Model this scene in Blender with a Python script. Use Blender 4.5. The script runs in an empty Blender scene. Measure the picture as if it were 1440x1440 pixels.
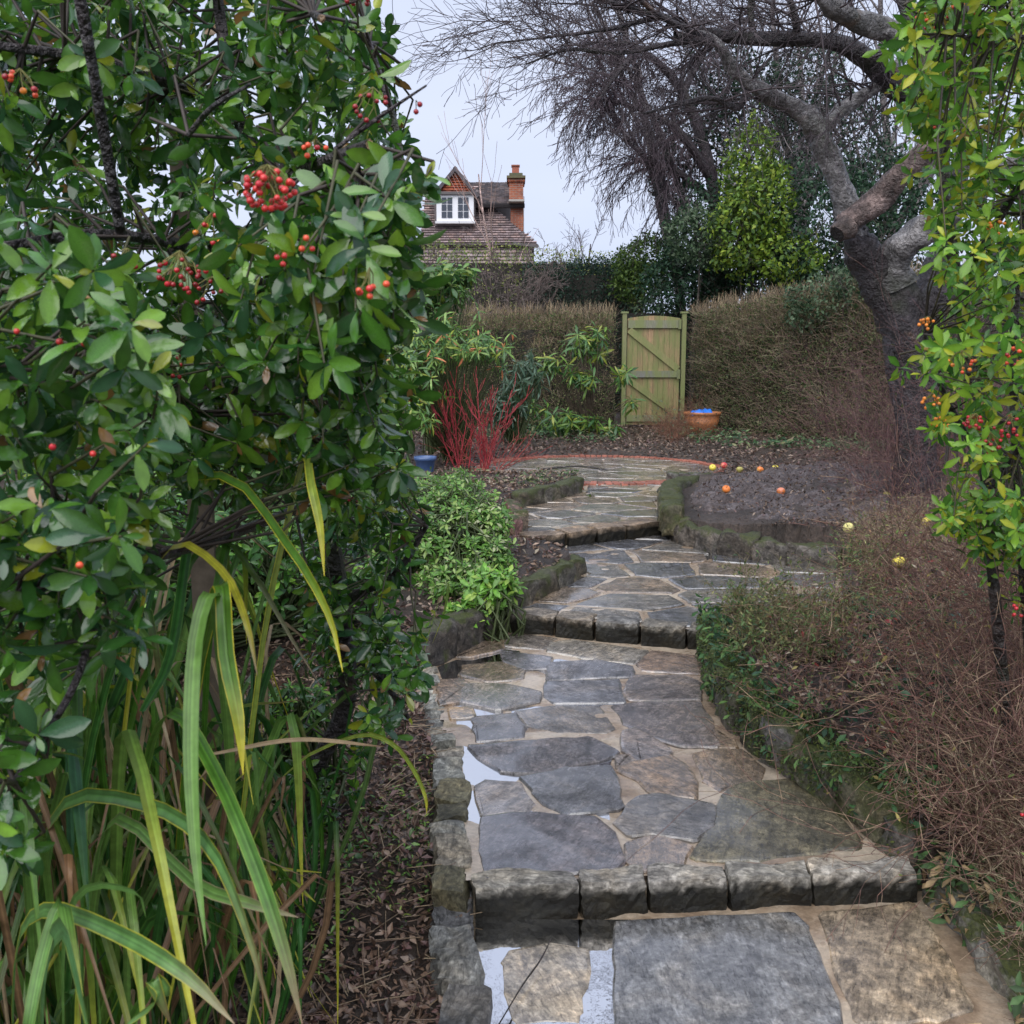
import bpy, math, random
import numpy as np
from mathutils import Vector, Matrix
from mathutils import noise as mnoise

scene = bpy.context.scene
COL = scene.collection
R = math.radians
rng = np.random.default_rng(11)
random.seed(11)

# ---------------------------------------------------------------- camera, world, sun
CAMH, PITCH, F = 1.55, R(9.0), 1383.0          # metres, radians, focal length in 1440-px units
cam_d = bpy.data.cameras.new('camera')
cam = bpy.data.objects.new('camera', cam_d); COL.objects.link(cam)
cam.location = (0, 0, CAMH)
cam.rotation_euler = (R(90) - PITCH, 0, 0)
cam_d.sensor_width = 36; cam_d.lens = 36 * F / 1440
cam_d.clip_start = 0.05; cam_d.clip_end = 1500
cam_d.dof.use_dof = True; cam_d.dof.focus_distance = 5.0; cam_d.dof.aperture_fstop = 13
scene.camera = cam

scene.view_settings.view_transform = 'Standard'
scene.view_settings.look = 'None'
scene.view_settings.exposure = 1.3
scene.view_settings.gamma = 1
scene.view_settings.use_curve_mapping = False

SUN_EL, SUN_ROT = R(52), R(200)
w = bpy.data.worlds.new("World"); scene.world = w; w.use_nodes = True
nt = w.node_tree; nt.nodes.clear()
wo = nt.nodes.new('ShaderNodeOutputWorld'); bg = nt.nodes.new('ShaderNodeBackground')
sky = nt.nodes.new('ShaderNodeTexSky'); sky.sky_type = 'NISHITA'; sky.sun_disc = False
sky.sun_elevation = SUN_EL; sky.sun_rotation = SUN_ROT; sky.dust_density = 3; sky.air_density = 1.0
hs = nt.nodes.new('ShaderNodeHueSaturation'); hs.inputs['Saturation'].default_value = 0.35
nt.links.new(sky.outputs[0], hs.inputs['Color'])
mixc = nt.nodes.new('ShaderNodeMix'); mixc.data_type = 'RGBA'
mixc.inputs[0].default_value = 0.82             # cloud layer over the clear sky
nt.links.new(hs.outputs[0], mixc.inputs[6])
tc = nt.nodes.new('ShaderNodeTexCoord'); ns = nt.nodes.new('ShaderNodeTexNoise')
ns.inputs['Scale'].default_value = 2.2; ns.inputs['Detail'].default_value = 4
mp = nt.nodes.new('ShaderNodeMapping'); mp.inputs['Scale'].default_value = (1, 1, 3)
nt.links.new(tc.outputs['Generated'], mp.inputs[0]); nt.links.new(mp.outputs[0], ns.inputs['Vector'])
cr = nt.nodes.new('ShaderNodeValToRGB')
cr.color_ramp.elements[0].position = .3; cr.color_ramp.elements[0].color = (4.45, 5.1, 6.9, 1)
cr.color_ramp.elements[1].position = .7; cr.color_ramp.elements[1].color = (5.3, 5.8, 7.3, 1)
nt.links.new(ns.outputs[0], cr.inputs[0]); nt.links.new(cr.outputs[0], mixc.inputs[7])
nt.links.new(mixc.outputs[2], bg.inputs[0]); bg.inputs[1].default_value = 0.064
nt.links.new(bg.outputs[0], wo.inputs[0])

sd = bpy.data.lights.new('sun', 'SUN'); sd.energy = 1.5; sd.angle = R(80); sd.color = (1, .97, .93)
so = bpy.data.objects.new('sun', sd); COL.objects.link(so)
# lamp direction agrees with the sky's sun
_sd = Vector((math.sin(SUN_ROT) * math.cos(SUN_EL), math.cos(SUN_ROT) * math.cos(SUN_EL), math.sin(SUN_EL)))
so.rotation_euler = _sd.to_track_quat('Z', 'Y').to_euler()

# ---------------------------------------------------------------- measuring helpers
CP, SP = math.cos(PITCH), math.sin(PITCH)
def ray(px, py):
    dx = (px - 720) / F; dy = (720 - py) / F
    return np.array([dx, CP + dy * SP, -SP + dy * CP])
def lv(px, py, z):                 # point of the level z seen at a photo position
    d = ray(px, py); t = (z - CAMH) / d[2]
    return np.array([d[0] * t, d[1] * t, z])
def at(px, py, Y):                 # point at ground distance Y
    d = ray(px, py); t = Y / d[1]
    return np.array([d[0] * t, Y, CAMH + d[2] * t])

def tag(o, label=None, cat=None, group=None, kind=None):
    if label: o['label'] = label
    if cat: o['category'] = cat
    if group: o['group'] = group
    if kind: o['kind'] = kind
    return o
def empty(name, loc, label, cat, group=None):
    o = bpy.data.objects.new(name, None); COL.objects.link(o); o.location = [float(c) for c in loc]
    o.empty_display_size = .1
    return tag(o, label, cat, group)
def adopt(o, parent):
    o.parent = parent
    o.matrix_parent_inverse = Matrix.Translation(-Vector(parent.location)) if parent.parent is None else Matrix.Identity(4)
    return o

class Geo:
    def __init__(s): s.V = []; s.F = {}; s.C = []; s.n = 0
    def add(s, v, f, c=(.5, .5, .5)):
        v = np.asarray(v, float).reshape(-1, 3)
        c = np.asarray(c, float)
        if c.ndim == 1: c = np.tile(c, (len(v), 1))
        s.V.append(v); s.C.append(c)
        f = np.asarray(f, int)
        s.F.setdefault(f.shape[1], []).append(f + s.n)
        s.n += len(v)
    def addngon(s, v, faces, c):
        v = np.asarray(v, float); c = np.asarray(c, float)
        if c.ndim == 1: c = np.tile(c, (len(v), 1))
        s.V.append(v); s.C.append(c)
        for f in faces: s.F.setdefault(len(f), []).append(np.array([f], int) + s.n)
        s.n += len(v)
    def mesh(s, name, mat, smooth=True):
        V = np.concatenate(s.V); C = np.concatenate(s.C)
        idx = []; st = []; tot = 0; cnt = []
        for k, L in s.F.items():
            f = np.concatenate(L); idx.append(f.ravel())
            st.append(tot + np.arange(len(f)) * k); cnt.append(np.full(len(f), k)); tot += f.size
        idx = np.concatenate(idx); st = np.concatenate(st)
        me = bpy.data.meshes.new(name)
        me.vertices.add(len(V)); me.vertices.foreach_set('co', V.ravel())
        me.loops.add(len(idx)); me.loops.foreach_set('vertex_index', idx)
        me.polygons.add(len(st)); me.polygons.foreach_set('loop_start', st)
        me.polygons.foreach_set('use_smooth', np.full(len(st), smooth))
        a = me.color_attributes.new('Col', 'FLOAT_COLOR', 'POINT')
        a.data.foreach_set('color', np.concatenate([C, np.ones((len(C), 1))], 1).ravel())
        me.update(calc_edges=True)
        me.materials.append(mat)
        return me
    def build(s, name, mat, parent=None, kind=None, smooth=True, origin=None, label=None):
        me_o = origin
        if me_o is None and parent is None: me_o = None
        if origin is not None:
            s.V = [v - np.asarray(origin) for v in s.V]
        me = s.mesh(name, mat, smooth)
        o = bpy.data.objects.new(name, me); COL.objects.link(o)
        if origin is not None: o.location = [float(c) for c in origin]
        if parent is not None: adopt(o, parent)
        if kind: o['kind'] = kind
        if label: o['label'] = label
        return o

# ---------------------------------------------------------------- materials
def newmat(name):
    m = bpy.data.materials.new(name); m.use_nodes = True
    t = m.node_tree; t.nodes.clear()
    o = t.nodes.new('ShaderNodeOutputMaterial'); p = t.nodes.new('ShaderNodeBsdfPrincipled')
    t.links.new(p.outputs[0], o.inputs[0])
    return m, t, p, o
def N(t, typ, **kw):
    n = t.nodes.new(typ)
    for k, v in kw.items():
        if k in n.inputs: n.inputs[k].default_value = v
        else: setattr(n, k, v)
    return n
def attr(t):
    n = t.nodes.new('ShaderNodeAttribute'); n.attribute_name = 'Col'; return n
def ramp(t, src, stops):
    r = t.nodes.new('ShaderNodeValToRGB'); e = r.color_ramp.elements
    while len(e) < len(stops): e.new(.5)
    for i, (p, c) in enumerate(stops):
        e[i].position = p; e[i].color = (c, c, c, 1) if not hasattr(c, '__len__') else (*c, 1)
    t.links.new(src, r.inputs[0]); return r.outputs[0]
def mul(t, a, b, fac=1, mode='MULTIPLY'):
    m = t.nodes.new('ShaderNodeMix'); m.data_type = 'RGBA'; m.blend_type = mode
    for s, i in ((fac, 0), (a, 6), (b, 7)):
        if hasattr(s, 'links') or hasattr(s, 'is_linked'): t.links.new(s, m.inputs[i])
        else: m.inputs[i].default_value = s if i == 0 else (*s, 1)
    return m.outputs[2]
def coords(t, scale=(1, 1, 1), kind='Object'):
    c = t.nodes.new('ShaderNodeTexCoord'); m = t.nodes.new('ShaderNodeMapping')
    m.inputs['Scale'].default_value = scale
    t.links.new(c.outputs[kind], m.inputs[0]); return m.outputs[0]
def noise(t, vec, scale, detail=4, rough=.55, dist=0):
    n = N(t, 'ShaderNodeTexNoise', Scale=scale, Detail=detail, Roughness=rough, Distortion=dist)
    t.links.new(vec, n.inputs['Vector']); return n.outputs[0]
def bump(t, p, h, strength=.5, dist=.01):
    b = N(t, 'ShaderNodeBump', Strength=strength, Distance=dist)
    t.links.new(h, b.inputs['Height']); t.links.new(b.outputs[0], p.inputs['Normal']); return b

def foliage(name, rough=.32, trans=.25, spec=.5, gain=1.0):
    m, t, p, o = newmat(name)
    a = attr(t)
    v = coords(t, kind='Object')
    oi = t.nodes.new('ShaderNodeObjectInfo')
    c = mul(t, a.outputs[0], ramp(t, noise(t, v, 45, 3), [(.3, .75), (.7, 1.2)]))
    c = mul(t, c, ramp(t, oi.outputs['Random'], [(0, (.75, .78, .8)), (.5, (1, 1, 1)), (1, (1.3, 1.15, 1))]))
    c = mul(t, c, (.14, .09, .03), ramp(t, noise(t, v, 7, 6, .8), [(.66, 0), (.74, .7)]), 'MIX')
    t.links.new(c, p.inputs['Base Color'])
    p.inputs['Roughness'].default_value = rough
    p.inputs['Specular IOR Level'].default_value = spec
    tr = t.nodes.new('ShaderNodeBsdfTranslucent'); t.links.new(c, tr.inputs[0])
    mx = t.nodes.new('ShaderNodeMixShader'); mx.inputs[0].default_value = trans
    t.links.new(p.outputs[0], mx.inputs[1]); t.links.new(tr.outputs[0], mx.inputs[2])
    t.links.new(mx.outputs[0], o.inputs[0])
    return m
def simple(name, rough=.6, spec=.4, var=(.7, 1.25), scale=30, bs=.3, bd=.004):
    m, t, p, o = newmat(name)
    a = attr(t); v = coords(t)
    nn = noise(t, v, scale, 4)
    t.links.new(mul(t, a.outputs[0], ramp(t, nn, [(.3, var[0]), (.7, var[1])])), p.inputs['Base Color'])
    p.inputs['Roughness'].default_value = rough; p.inputs['Specular IOR Level'].default_value = spec
    if bs: bump(t, p, nn, bs, bd)
    return m
def stone_mat(name, moss=0.0, wet=1):
    m, t, p, o = newmat(name)
    a = attr(t); v0 = coords(t, kind='Object'); oi = t.nodes.new('ShaderNodeObjectInfo')
    vr = t.nodes.new('ShaderNodeVectorRotate'); vr.rotation_type = 'Z_AXIS'; am = t.nodes.new('ShaderNodeMath'); am.operation = 'MULTIPLY'; am.inputs[1].default_value = 2.6 if wet == 1 else .3
    t.links.new(oi.outputs['Random'], am.inputs[0]); t.links.new(am.outputs[0], vr.inputs['Angle']); t.links.new(v0, vr.inputs['Vector'])
    ov = t.nodes.new('ShaderNodeVectorMath'); ov.operation = 'ADD'; os_ = t.nodes.new('ShaderNodeMath'); os_.operation = 'MULTIPLY'; os_.inputs[1].default_value = 37
    t.links.new(oi.outputs['Random'], os_.inputs[0]); t.links.new(vr.outputs[0], ov.inputs[0]); t.links.new(os_.outputs[0], ov.inputs[1]); v = ov.outputs[0]
    ms = t.nodes.new('ShaderNodeMapping'); ms.inputs['Scale'].default_value = (1, 2.2, 1.4); t.links.new(v, ms.inputs[0]); vs = ms.outputs[0]
    big = noise(t, v, 5, 5, .6, .6); fine = noise(t, v, 70, 5, .65); lay = noise(t, vs, 7, 7, .62, 1.8)
    c = mul(t, a.outputs[0], ramp(t, big, [(.3, (.62, .62, .66)), (.5, (1, 1, 1)), (.7, (1.45, 1.32, 1.15))]))
    c = mul(t, c, ramp(t, fine, [(.35, .62), (.52, 1.0), (.68, 1.4)]))
    c = mul(t, c, ramp(t, noise(t, v, 22, 6, .7, .4), [(.36, .55), (.52, 1), (.66, 1.5)]))
    c = mul(t, c, ramp(t, lay, [(.38, .6), (.5, 1), (.68, 1.25)]))
    m2 = t.nodes.new('ShaderNodeMapping'); m2.inputs['Scale'].default_value = (1, 4.5, 2); t.links.new(v, m2.inputs[0])
    lam = noise(t, m2.outputs[0], 24, 8, .72, 1.0)
    c = mul(t, c, ramp(t, lam, [(.36, .45), (.46, .95), (.56, 1.05), (.68, 1.55)]))
    if moss:
        g = t.nodes.new('ShaderNodeNewGeometry'); sx = t.nodes.new('ShaderNodeSeparateXYZ')
        t.links.new(g.outputs['Normal'], sx.inputs[0])
        mm = t.nodes.new('ShaderNodeMath'); mm.operation = 'MULTIPLY_ADD'
        mm.inputs[1].default_value = .25; t.links.new(sx.outputs[2], mm.inputs[0]); t.links.new(noise(t, v, 8, 5, .65), mm.inputs[2])
        mf = ramp(t, mm.outputs[0], [(.62 - moss * .25, 0), (.75 - moss * .2, 1)])
        mc = ramp(t, noise(t, v, 120, 3), [(.3, (.022, .028, .01)), (.7, (.075, .085, .025))])
        c = mul(t, c, mc, mf, 'MIX')
    t.links.new(c, p.inputs['Base Color'])
    if wet:
        t.links.new(ramp(t, noise(t, v, 6, 4, .6), [(.36, .07), (.64, .3)]), p.inputs['Roughness'])
        p.inputs['Specular IOR Level'].default_value = .8
    else:
        p.inputs['Roughness'].default_value = .5
    if wet == 2: p.inputs['Specular IOR Level'].default_value = .3; t.links.remove(p.inputs['Roughness'].links[0]); p.inputs['Roughness'].default_value = .5
    h = mul(t, mul(t, lay, lam, .5, 'MIX'), fine, .25, 'MIX')
    b = bump(t, p, h, .85 if wet == 1 else .9, .014)
    if wet == 1:                      # film of rainwater
        cb = N(t, 'ShaderNodeBump', Strength=.3, Distance=.006); t.links.new(h, cb.inputs['Height']); t.links.new(cb.outputs[0], p.inputs['Coat Normal'])
        t.links.new(ramp(t, noise(t, v, 3.5, 4, .6, .5), [(.44, 1), (.6, .2)]), p.inputs['Coat Weight']); p.inputs['Coat Roughness'].default_value = .05; p.inputs['Coat IOR'].default_value = 2.0
    return m

M_leaf = foliage('glossy_leaf', .15, .28, .45)
_p = M_leaf.node_tree.nodes['Principled BSDF']; _p.inputs['Coat Weight'].default_value = .55; _p.inputs['Coat Roughness'].default_value = .07
_t = M_leaf.node_tree; _cb = N(_t, 'ShaderNodeBump', Strength=.5, Distance=.004); _t.links.new(noise(_t, coords(_t), 4, 3), _cb.inputs['Height']); _t.links.new(_cb.outputs[0], _p.inputs['Coat Normal'])
M_leaf_r = foliage('shrub_leaf', .24, .3, .4)
M_far = foliage('distant_leaf', .5, .25, .3)
M_blade = foliage('strap_leaf', .28, .3, .35)
M_dead = foliage('dead_leaf', .4, .15, .5)
M_twig = simple('twig_bark', .55, .35, bs=0)
M_bark = None
M_berry = simple('berry_skin', .25, .6, (.85, 1.15), 60, 0)
M_stone = stone_mat('wet_flagstone')
M_step = stone_mat('pale_kerb_stone', wet=2)
M_kerb = stone_mat('mossy_stone', moss=.12, wet=2)
M_kerb2 = stone_mat('very_mossy_stone', moss=.5, wet=2)
M_wood = simple('weathered_wood', .7, .3)

def mk_bark():
    m, t, p, o = newmat('apple_bark')
    a = attr(t); v = coords(t); 
    n1 = noise(t, v, 7, 6, .65, .8); n2 = noise(t, v, 2.2, 3); n3 = noise(t, v, 45, 4)
    c = mul(t, a.outputs[0], ramp(t, n1, [(.3, .35), (.5, .9), (.66, 1.9)]))
    c = mul(t, c, ramp(t, noise(t, v, 24, 6, .7, .6), [(.3, .4), (.5, 1), (.68, 1.8)]))
    c = mul(t, c, (.26, .15, .09), ramp(t, noise(t, v, 3.1, 3), [(.66, 0), (.72, .5)]), 'MIX')
    gm = ramp(t, n2, [(.56, 0), (.7, .55)])
    c = mul(t, c, (.05, .06, .03), gm, 'MIX')
    t.links.new(c, p.inputs['Base Color']); p.inputs['Roughness'].default_value = .38
    bump(t, p, mul(t, n1, n3, .45, 'MIX'), 1, .09)
    return m
M_bark = mk_bark()

def mk_mortar():
    m, t, p, o = newmat('sandy_mortar')
    v = coords(t)
    n1 = noise(t, v, 4, 5, .6, .5); n2 = noise(t, v, 60, 5, .7)
    c = mul(t, ramp(t, n1, [(.28, (.15, .10, .07)), (.42, (.3, .22, .15)), (.6, (.46, .38, .29))]), ramp(t, n2, [(.3, .7), (.7, 1.25)]))
    t.links.new(c, p.inputs['Base Color'])
    t.links.new(ramp(t, n1, [(.35, .12), (.65, .4)]), p.inputs['Roughness'])
    p.inputs['Specular IOR Level'].default_value = .6
    bump(t, p, n2, .5, .006)
    p.inputs['Coat Weight'].default_value = .5; p.inputs['Coat Roughness'].default_value = .08
    return m
M_mortar = mk_mortar()
def mk_water():
    m, t, p, o = newmat('puddle_water')
    t.nodes.remove(p)
    tr = t.nodes.new('ShaderNodeBsdfTransparent'); tr.inputs[0].default_value = (.6, .54, .47, 1)
    gl = t.nodes.new('ShaderNodeBsdfGlossy'); gl.inputs['Roughness'].default_value = .015
    fr = N(t, 'ShaderNodeFresnel', IOR=1.45)
    v = coords(t)
    b = N(t, 'ShaderNodeBump', Strength=.12, Distance=.004); t.links.new(noise(t, v, 25, 2), b.inputs['Height'])
    t.links.new(b.outputs[0], gl.inputs['Normal']); t.links.new(b.outputs[0], fr.inputs['Normal'])
    mx = t.nodes.new('ShaderNodeMixShader')
    t.links.new(fr.outputs[0], mx.inputs[0]); t.links.new(tr.outputs[0], mx.inputs[1]); t.links.new(gl.outputs[0], mx.inputs[2])
    t.links.new(mx.outputs[0], o.inputs[0])
    return m
M_water = mk_water()
def mk_soil():
    m, t, p, o = newmat('wet_soil')
    v = coords(t); n1 = noise(t, v, 3, 5, .6); n2 = noise(t, v, 38, 6, .7)
    c = mul(t, ramp(t, n1, [(.3, (.022, .016, .012)), (.5, (.05, .036, .028)), (.7, (.085, .062, .05))]), ramp(t, n2, [(.3, .45), (.5, 1), (.7, 1.8)]))
    t.links.new(c, p.inputs['Base Color'])
    t.links.new(ramp(t, n2, [(.3, .25), (.7, .6)]), p.inputs['Roughness'])
    bump(t, p, n2, 1, .03)
    return m
M_soil = mk_soil()
def mk_mud():
    m, t, p, o = newmat('wet_mud')
    v = coords(t); n1 = noise(t, v, 7, 6, .65, .6); n2 = noise(t, v, 45, 6, .7)
    c = mul(t, ramp(t, n1, [(.3, (.045, .034, .032)), (.5, (.1, .08, .078)), (.7, (.2, .17, .17))]), ramp(t, n2, [(.3, .5), (.5, 1), (.7, 1.7)]))
    t.links.new(c, p.inputs['Base Color'])
    t.links.new(ramp(t, n2, [(.3, .2), (.7, .5)]), p.inputs['Roughness'])
    bump(t, p, n2, 1, .03)
    return m
M_mud = mk_mud()

# ---------------------------------------------------------------- path regions
def wp(pts, z): return [tuple(lv(x, y, z)[:2]) for x, y in pts]
Z0, Z1, Z2, Z3 = 0.03, .117, .21, .31
T0 = [(-.115, .6), (1.6, .6), tuple(lv(1440, 1445, Z0)[:2]), tuple(lv(1300, 1268, Z0)[:2])] 
T0 = wp([(668, 1290), (690, 1445)], Z0) + [(-.06, 1.0), (1.35, 1.0)] + wp([(1440, 1445), (1385, 1370), (1335, 1300), (1295, 1262), (1250, 1268)], Z0)
T1 = wp([(660, 1226), (655, 1205), (652, 1150), (655, 1080), (640, 1010), (612, 935), (650, 915), (722, 882), (1000, 905), (985, 930), (1000, 990), (1060, 1060), (1150, 1120), (1256, 1194)], Z1)
T2 = wp([(716, 859), (735, 852), (825, 805), (800, 790), (690, 775), (690, 762), (820, 765), (930, 742), (950, 762), (1010, 777), (1180, 795), (1180, 893), (1000, 884)], Z2)
T3 = wp([(690, 745), (720, 725), (735, 710), (822, 690), (826, 676), (940, 674), (960, 690), (925, 703), (933, 732), (820, 743), (700, 752)], Z3)
PC = (lv(845, 660, Z3)[0], 11.0); PR = 1.28
PATIO = [(PC[0] + PR * 1.02 * math.cos(a), PC[1] + PR * math.sin(a)) for a in np.linspace(0, 2 * math.pi, 40, endpoint=False)]

def inside(poly, X, Y):
    X = np.asarray(X); Y = np.asarray(Y); r = np.zeros(X.shape, bool); n = len(poly)
    for i in range(n):
        x1, y1 = poly[i]; x2, y2 = poly[(i + 1) % n]
        if y1 == y2: continue
        c = ((y1 > Y) != (y2 > Y)) & (X < (x2 - x1) * (Y - y1) / (y2 - y1) + x1)
        r ^= c
    return r
# smooth value noise on arrays
_tab = rng.random((256, 256))
def vn(X, Y, s=1.0):
    X = np.asarray(X) / s + 57.3; Y = np.asarray(Y) / s + 91.7
    xi = np.floor(X).astype(int); yi = np.floor(Y).astype(int); fx = X - xi; fy = Y - yi
    fx = fx * fx * (3 - 2 * fx); fy = fy * fy * (3 - 2 * fy)
    a = _tab[xi % 256, yi % 256]; b = _tab[(xi + 1) % 256, yi % 256]; c = _tab[xi % 256, (yi + 1) % 256]; d = _tab[(xi + 1) % 256, (yi + 1) % 256]
    return (a * (1 - fx) + b * fx) * (1 - fy) + (c * (1 - fx) + d * fx) * fy - .5
def bedz(X, Y):
    X = np.asarray(X, float); Y = np.asarray(Y, float)
    left = np.interp(Y, [0, 2.4, 2.7, 4.3, 4.6, 6, 7, 8.5, 9.6, 10.5, 40], [-.02, .0, .07, .10, .26, .33, .38, .42, .40, .33, .36])
    right = np.interp(Y, [0, 2.3, 2.9, 3.4, 5, 7, 7.6, 9.5, 10.5, 40], [.02, .06, .26, .31, .36, .38, .37, .40, .34, .36])
    right = right + np.clip(X - 1.4, 0, 2) * .09 * (Y < 9)
    pathx = np.interp(Y, [0, 2, 4, 5, 7, 9, 10, 40], [.5, .45, .35, .5, .9, .9, 0.9, .9])
    z = np.where(X < pathx, left, right)
    return z
REG = [(T0, Z0), (T1, Z1), (T2, Z2), (T3, Z3), (PATIO, Z3)]
def _grown(poly, d):
    P = np.asarray(poly, float)
    ccw = np.sum(P[:, 0] * np.roll(P[:, 1], -1) - np.roll(P[:, 0], -1) * P[:, 1]) > 0
    P = P if ccw else P[::-1]
    e = np.roll(P, -1, 0) - np.roll(P, 1, 0); L = np.linalg.norm(e, axis=1, keepdims=True) + 1e-9
    return [tuple(q) for q in P - np.stack([-e[:, 1], e[:, 0]], 1) / L * d]
REGX = [(_grown(p, .11 if z == Z1 else .08), z) for p, z in REG]
def gz(X, Y):
    X = np.asarray(X, float); Y = np.asarray(Y, float)
    near = np.clip(1 - (Y - 20) / 10, 0, 1)
    z = bedz(X, Y) + near * (vn(X, Y, .5) * .05 + vn(X, Y, .13) * .028 + vn(X + 9, Y, .05) * .014)
    for poly, L in REGX[::-1]: z = np.where(inside(poly, X, Y), L - .07, z)
    return z
def onpath(X, Y):
    r = np.zeros(np.shape(X), bool)
    for poly, L in REGX: r |= inside(poly, X, Y)
    return r
def grid_geo(xs, ys, zf, mask=None, c=(.5, .5, .5)):
    X, Y = np.meshgrid(xs, ys); Z = zf(X, Y); nx = len(xs); ny = len(ys)
    V = np.stack([X, Y, Z], -1).reshape(-1, 3)
    i = np.arange(nx * ny).reshape(ny, nx)
    f = np.stack([i[:-1, :-1], i[:-1, 1:], i[1:, 1:], i[1:, :-1]], -1).reshape(-1, 4)
    if mask is not None:
        mm = mask(X, Y).ravel(); f = f[mm[f].all(1)]
        used = np.unique(f); re = np.full(len(V), -1); re[used] = np.arange(len(used)); V = V[used]; f = re[f]
    g = Geo(); g.add(V, f, c); return g

xs = np.concatenate([[-700, -300, -120, -50, -25, -12, -7], np.arange(-4.5, 5.5, .045), [7, 12, 25, 50, 120, 300, 700]])
ys = np.concatenate([[-700, -200, -50, -15, -5, -1, 0], np.arange(.6, 14, .045), np.arange(14, 20, .2), [22, 26, 35, 60, 120, 300, 900]])
tag(grid_geo(xs, ys, gz).build('ground', M_soil), 'dark wet soil of the garden beds around the stone path', None, None, 'structure')

# mud bed surface: a churned sheet over the right bed
mud_poly = wp([(930, 752), (950, 768), (1010, 782), (1110, 798), (1200, 800), (1290, 735), (1230, 675), (1110, 658), (985, 668), (930, 705)], .40)
def edge_dist(poly, X, Y):
    d = np.full(np.shape(X), 9.0)
    for (x1, y1), (x2, y2) in zip(poly, poly[1:] + poly[:1]):
        t = np.clip(((X - x1) * (x2 - x1) + (Y - y1) * (y2 - y1)) / ((x2 - x1) ** 2 + (y2 - y1) ** 2 + 1e-9), 0, 1)
        d = np.minimum(d, np.hypot(X - x1 - t * (x2 - x1), Y - y1 - t * (y2 - y1)))
    return d
mud_edge = lambda X, Y: np.minimum(np.minimum(edge_dist(mud_poly, X, Y), edge_dist(T2, X, Y) - .1), edge_dist(T3, X, Y) - .12)
mudz = lambda X, Y: bedz(X, Y) + .02 - .15 * np.clip(1 - mud_edge(X, Y) / .2, 0, 1.5) ** 1.2 + vn(X, Y, .35) * .06 + vn(X, Y, .11) * .08 + vn(X + 3, Y, .05) * .06
def mud_mask(X, Y): return inside(mud_poly, X, Y) & ~(inside(T2, X, Y) | inside(T3, X, Y) | inside(PATIO, X, Y))
tag(grid_geo(np.arange(1.0, 4.6, .025), np.arange(5.4, 10.8, .025), mudz, mud_mask).build('soil', M_mud), 'churned purplish mud of the raised bed', None, None, 'structure')

# ---------------------------------------------------------------- paving
def chaikin(p, it=1, k=.12):
    p = np.asarray(p, float)
    for _ in range(it):
        q = np.roll(p, -1, 0); L = np.linalg.norm(q - p, axis=1, keepdims=True); kk = np.minimum(k, .012 / np.maximum(L, 1e-6))
        p = np.stack([p * (1 - kk) + q * kk, p * kk + q * (1 - kk)], 1).reshape(-1, 2)
    return p
def resample(p, step, jit):
    out = []
    n = len(p)
    for i in range(n):
        a = p[i]; b = p[(i + 1) % n]; L = np.linalg.norm(b - a); m = max(1, int(L / step))
        for k in range(m):
            q = a + (b - a) * k / m; out.append(q + (rng.random(2) - .5) * jit)
    return np.array(out)
def inset(p, d):
    p = np.asarray(p, float); n = len(p)
    ar = np.sum(p[:, 0] * np.roll(p[:, 1], -1) - np.roll(p[:, 0], -1) * p[:, 1])
    e = np.roll(p, -1, 0) - np.roll(p, 1, 0); L = np.linalg.norm(e, axis=1, keepdims=True) + 1e-9
    nrm = np.stack([-e[:, 1], e[:, 0]], 1) / L * (1 if ar > 0 else -1)
    return p + nrm * d
def slab(poly, ztop, parent, col, thick=.04, step=.05, jit=.008, name='paving_stone', mat=None, tilt=.004, soft=.006):
    p = resample(chaikin(poly), step, jit)
    ar = np.sum(p[:, 0] * np.roll(p[:, 1], -1) - np.roll(p[:, 0], -1) * p[:, 1])
    if ar < 0: p = p[::-1]
    n = len(p); c = p.mean(0); tx, ty = (rng.random(2) - .5) * tilt * 2
    def zz(q, dz): return np.concatenate([q, (ztop + dz + (q[:, :1] - c[0]) * tx + (q[:, 1:] - c[1]) * ty)], 1)
    r0 = zz(p, -thick); r1 = zz(p, -soft); r1[:, 2] += (rng.random(n) - .5) * .004
    r2 = zz(inset(p, soft * .9), 0); r2[:, 2] += (rng.random(n) - .6) * .003
    r3 = zz(inset(p, soft * 2.4), .0008)
    V = np.concatenate([r0, r1, r2, r3])
    i = np.arange(n); j = (i + 1) % n
    F4 = np.concatenate([np.stack([i + k * n, j + k * n, j + (k + 1) * n, i + (k + 1) * n], 1) for k in range(3)])
    g = Geo(); o = np.array([c[0], c[1], ztop])
    cc = np.tile(np.asarray(col, float), (len(V), 1)); cc *= .92 + .16 * rng.random()
    g.V.append(V - o); g.C.append(cc); g.F[4] = [F4]; g.F.setdefault(n, []).append(np.array([i + 3 * n])); g.n = len(V)
    me = g.mesh(name, mat or M_stone, False)
    ob = bpy.data.objects.new(name, me); COL.objects.link(ob); ob.location = o
    adopt(ob, parent); return ob
SLATE = (.125, .125, .132); GREY = (.185, .172, .155); BROWN = (.22, .17, .125); TAN = (.36, .27, .17); OLIVE = (.13, .12, .075); PALE = (.26, .24, .2)

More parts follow.
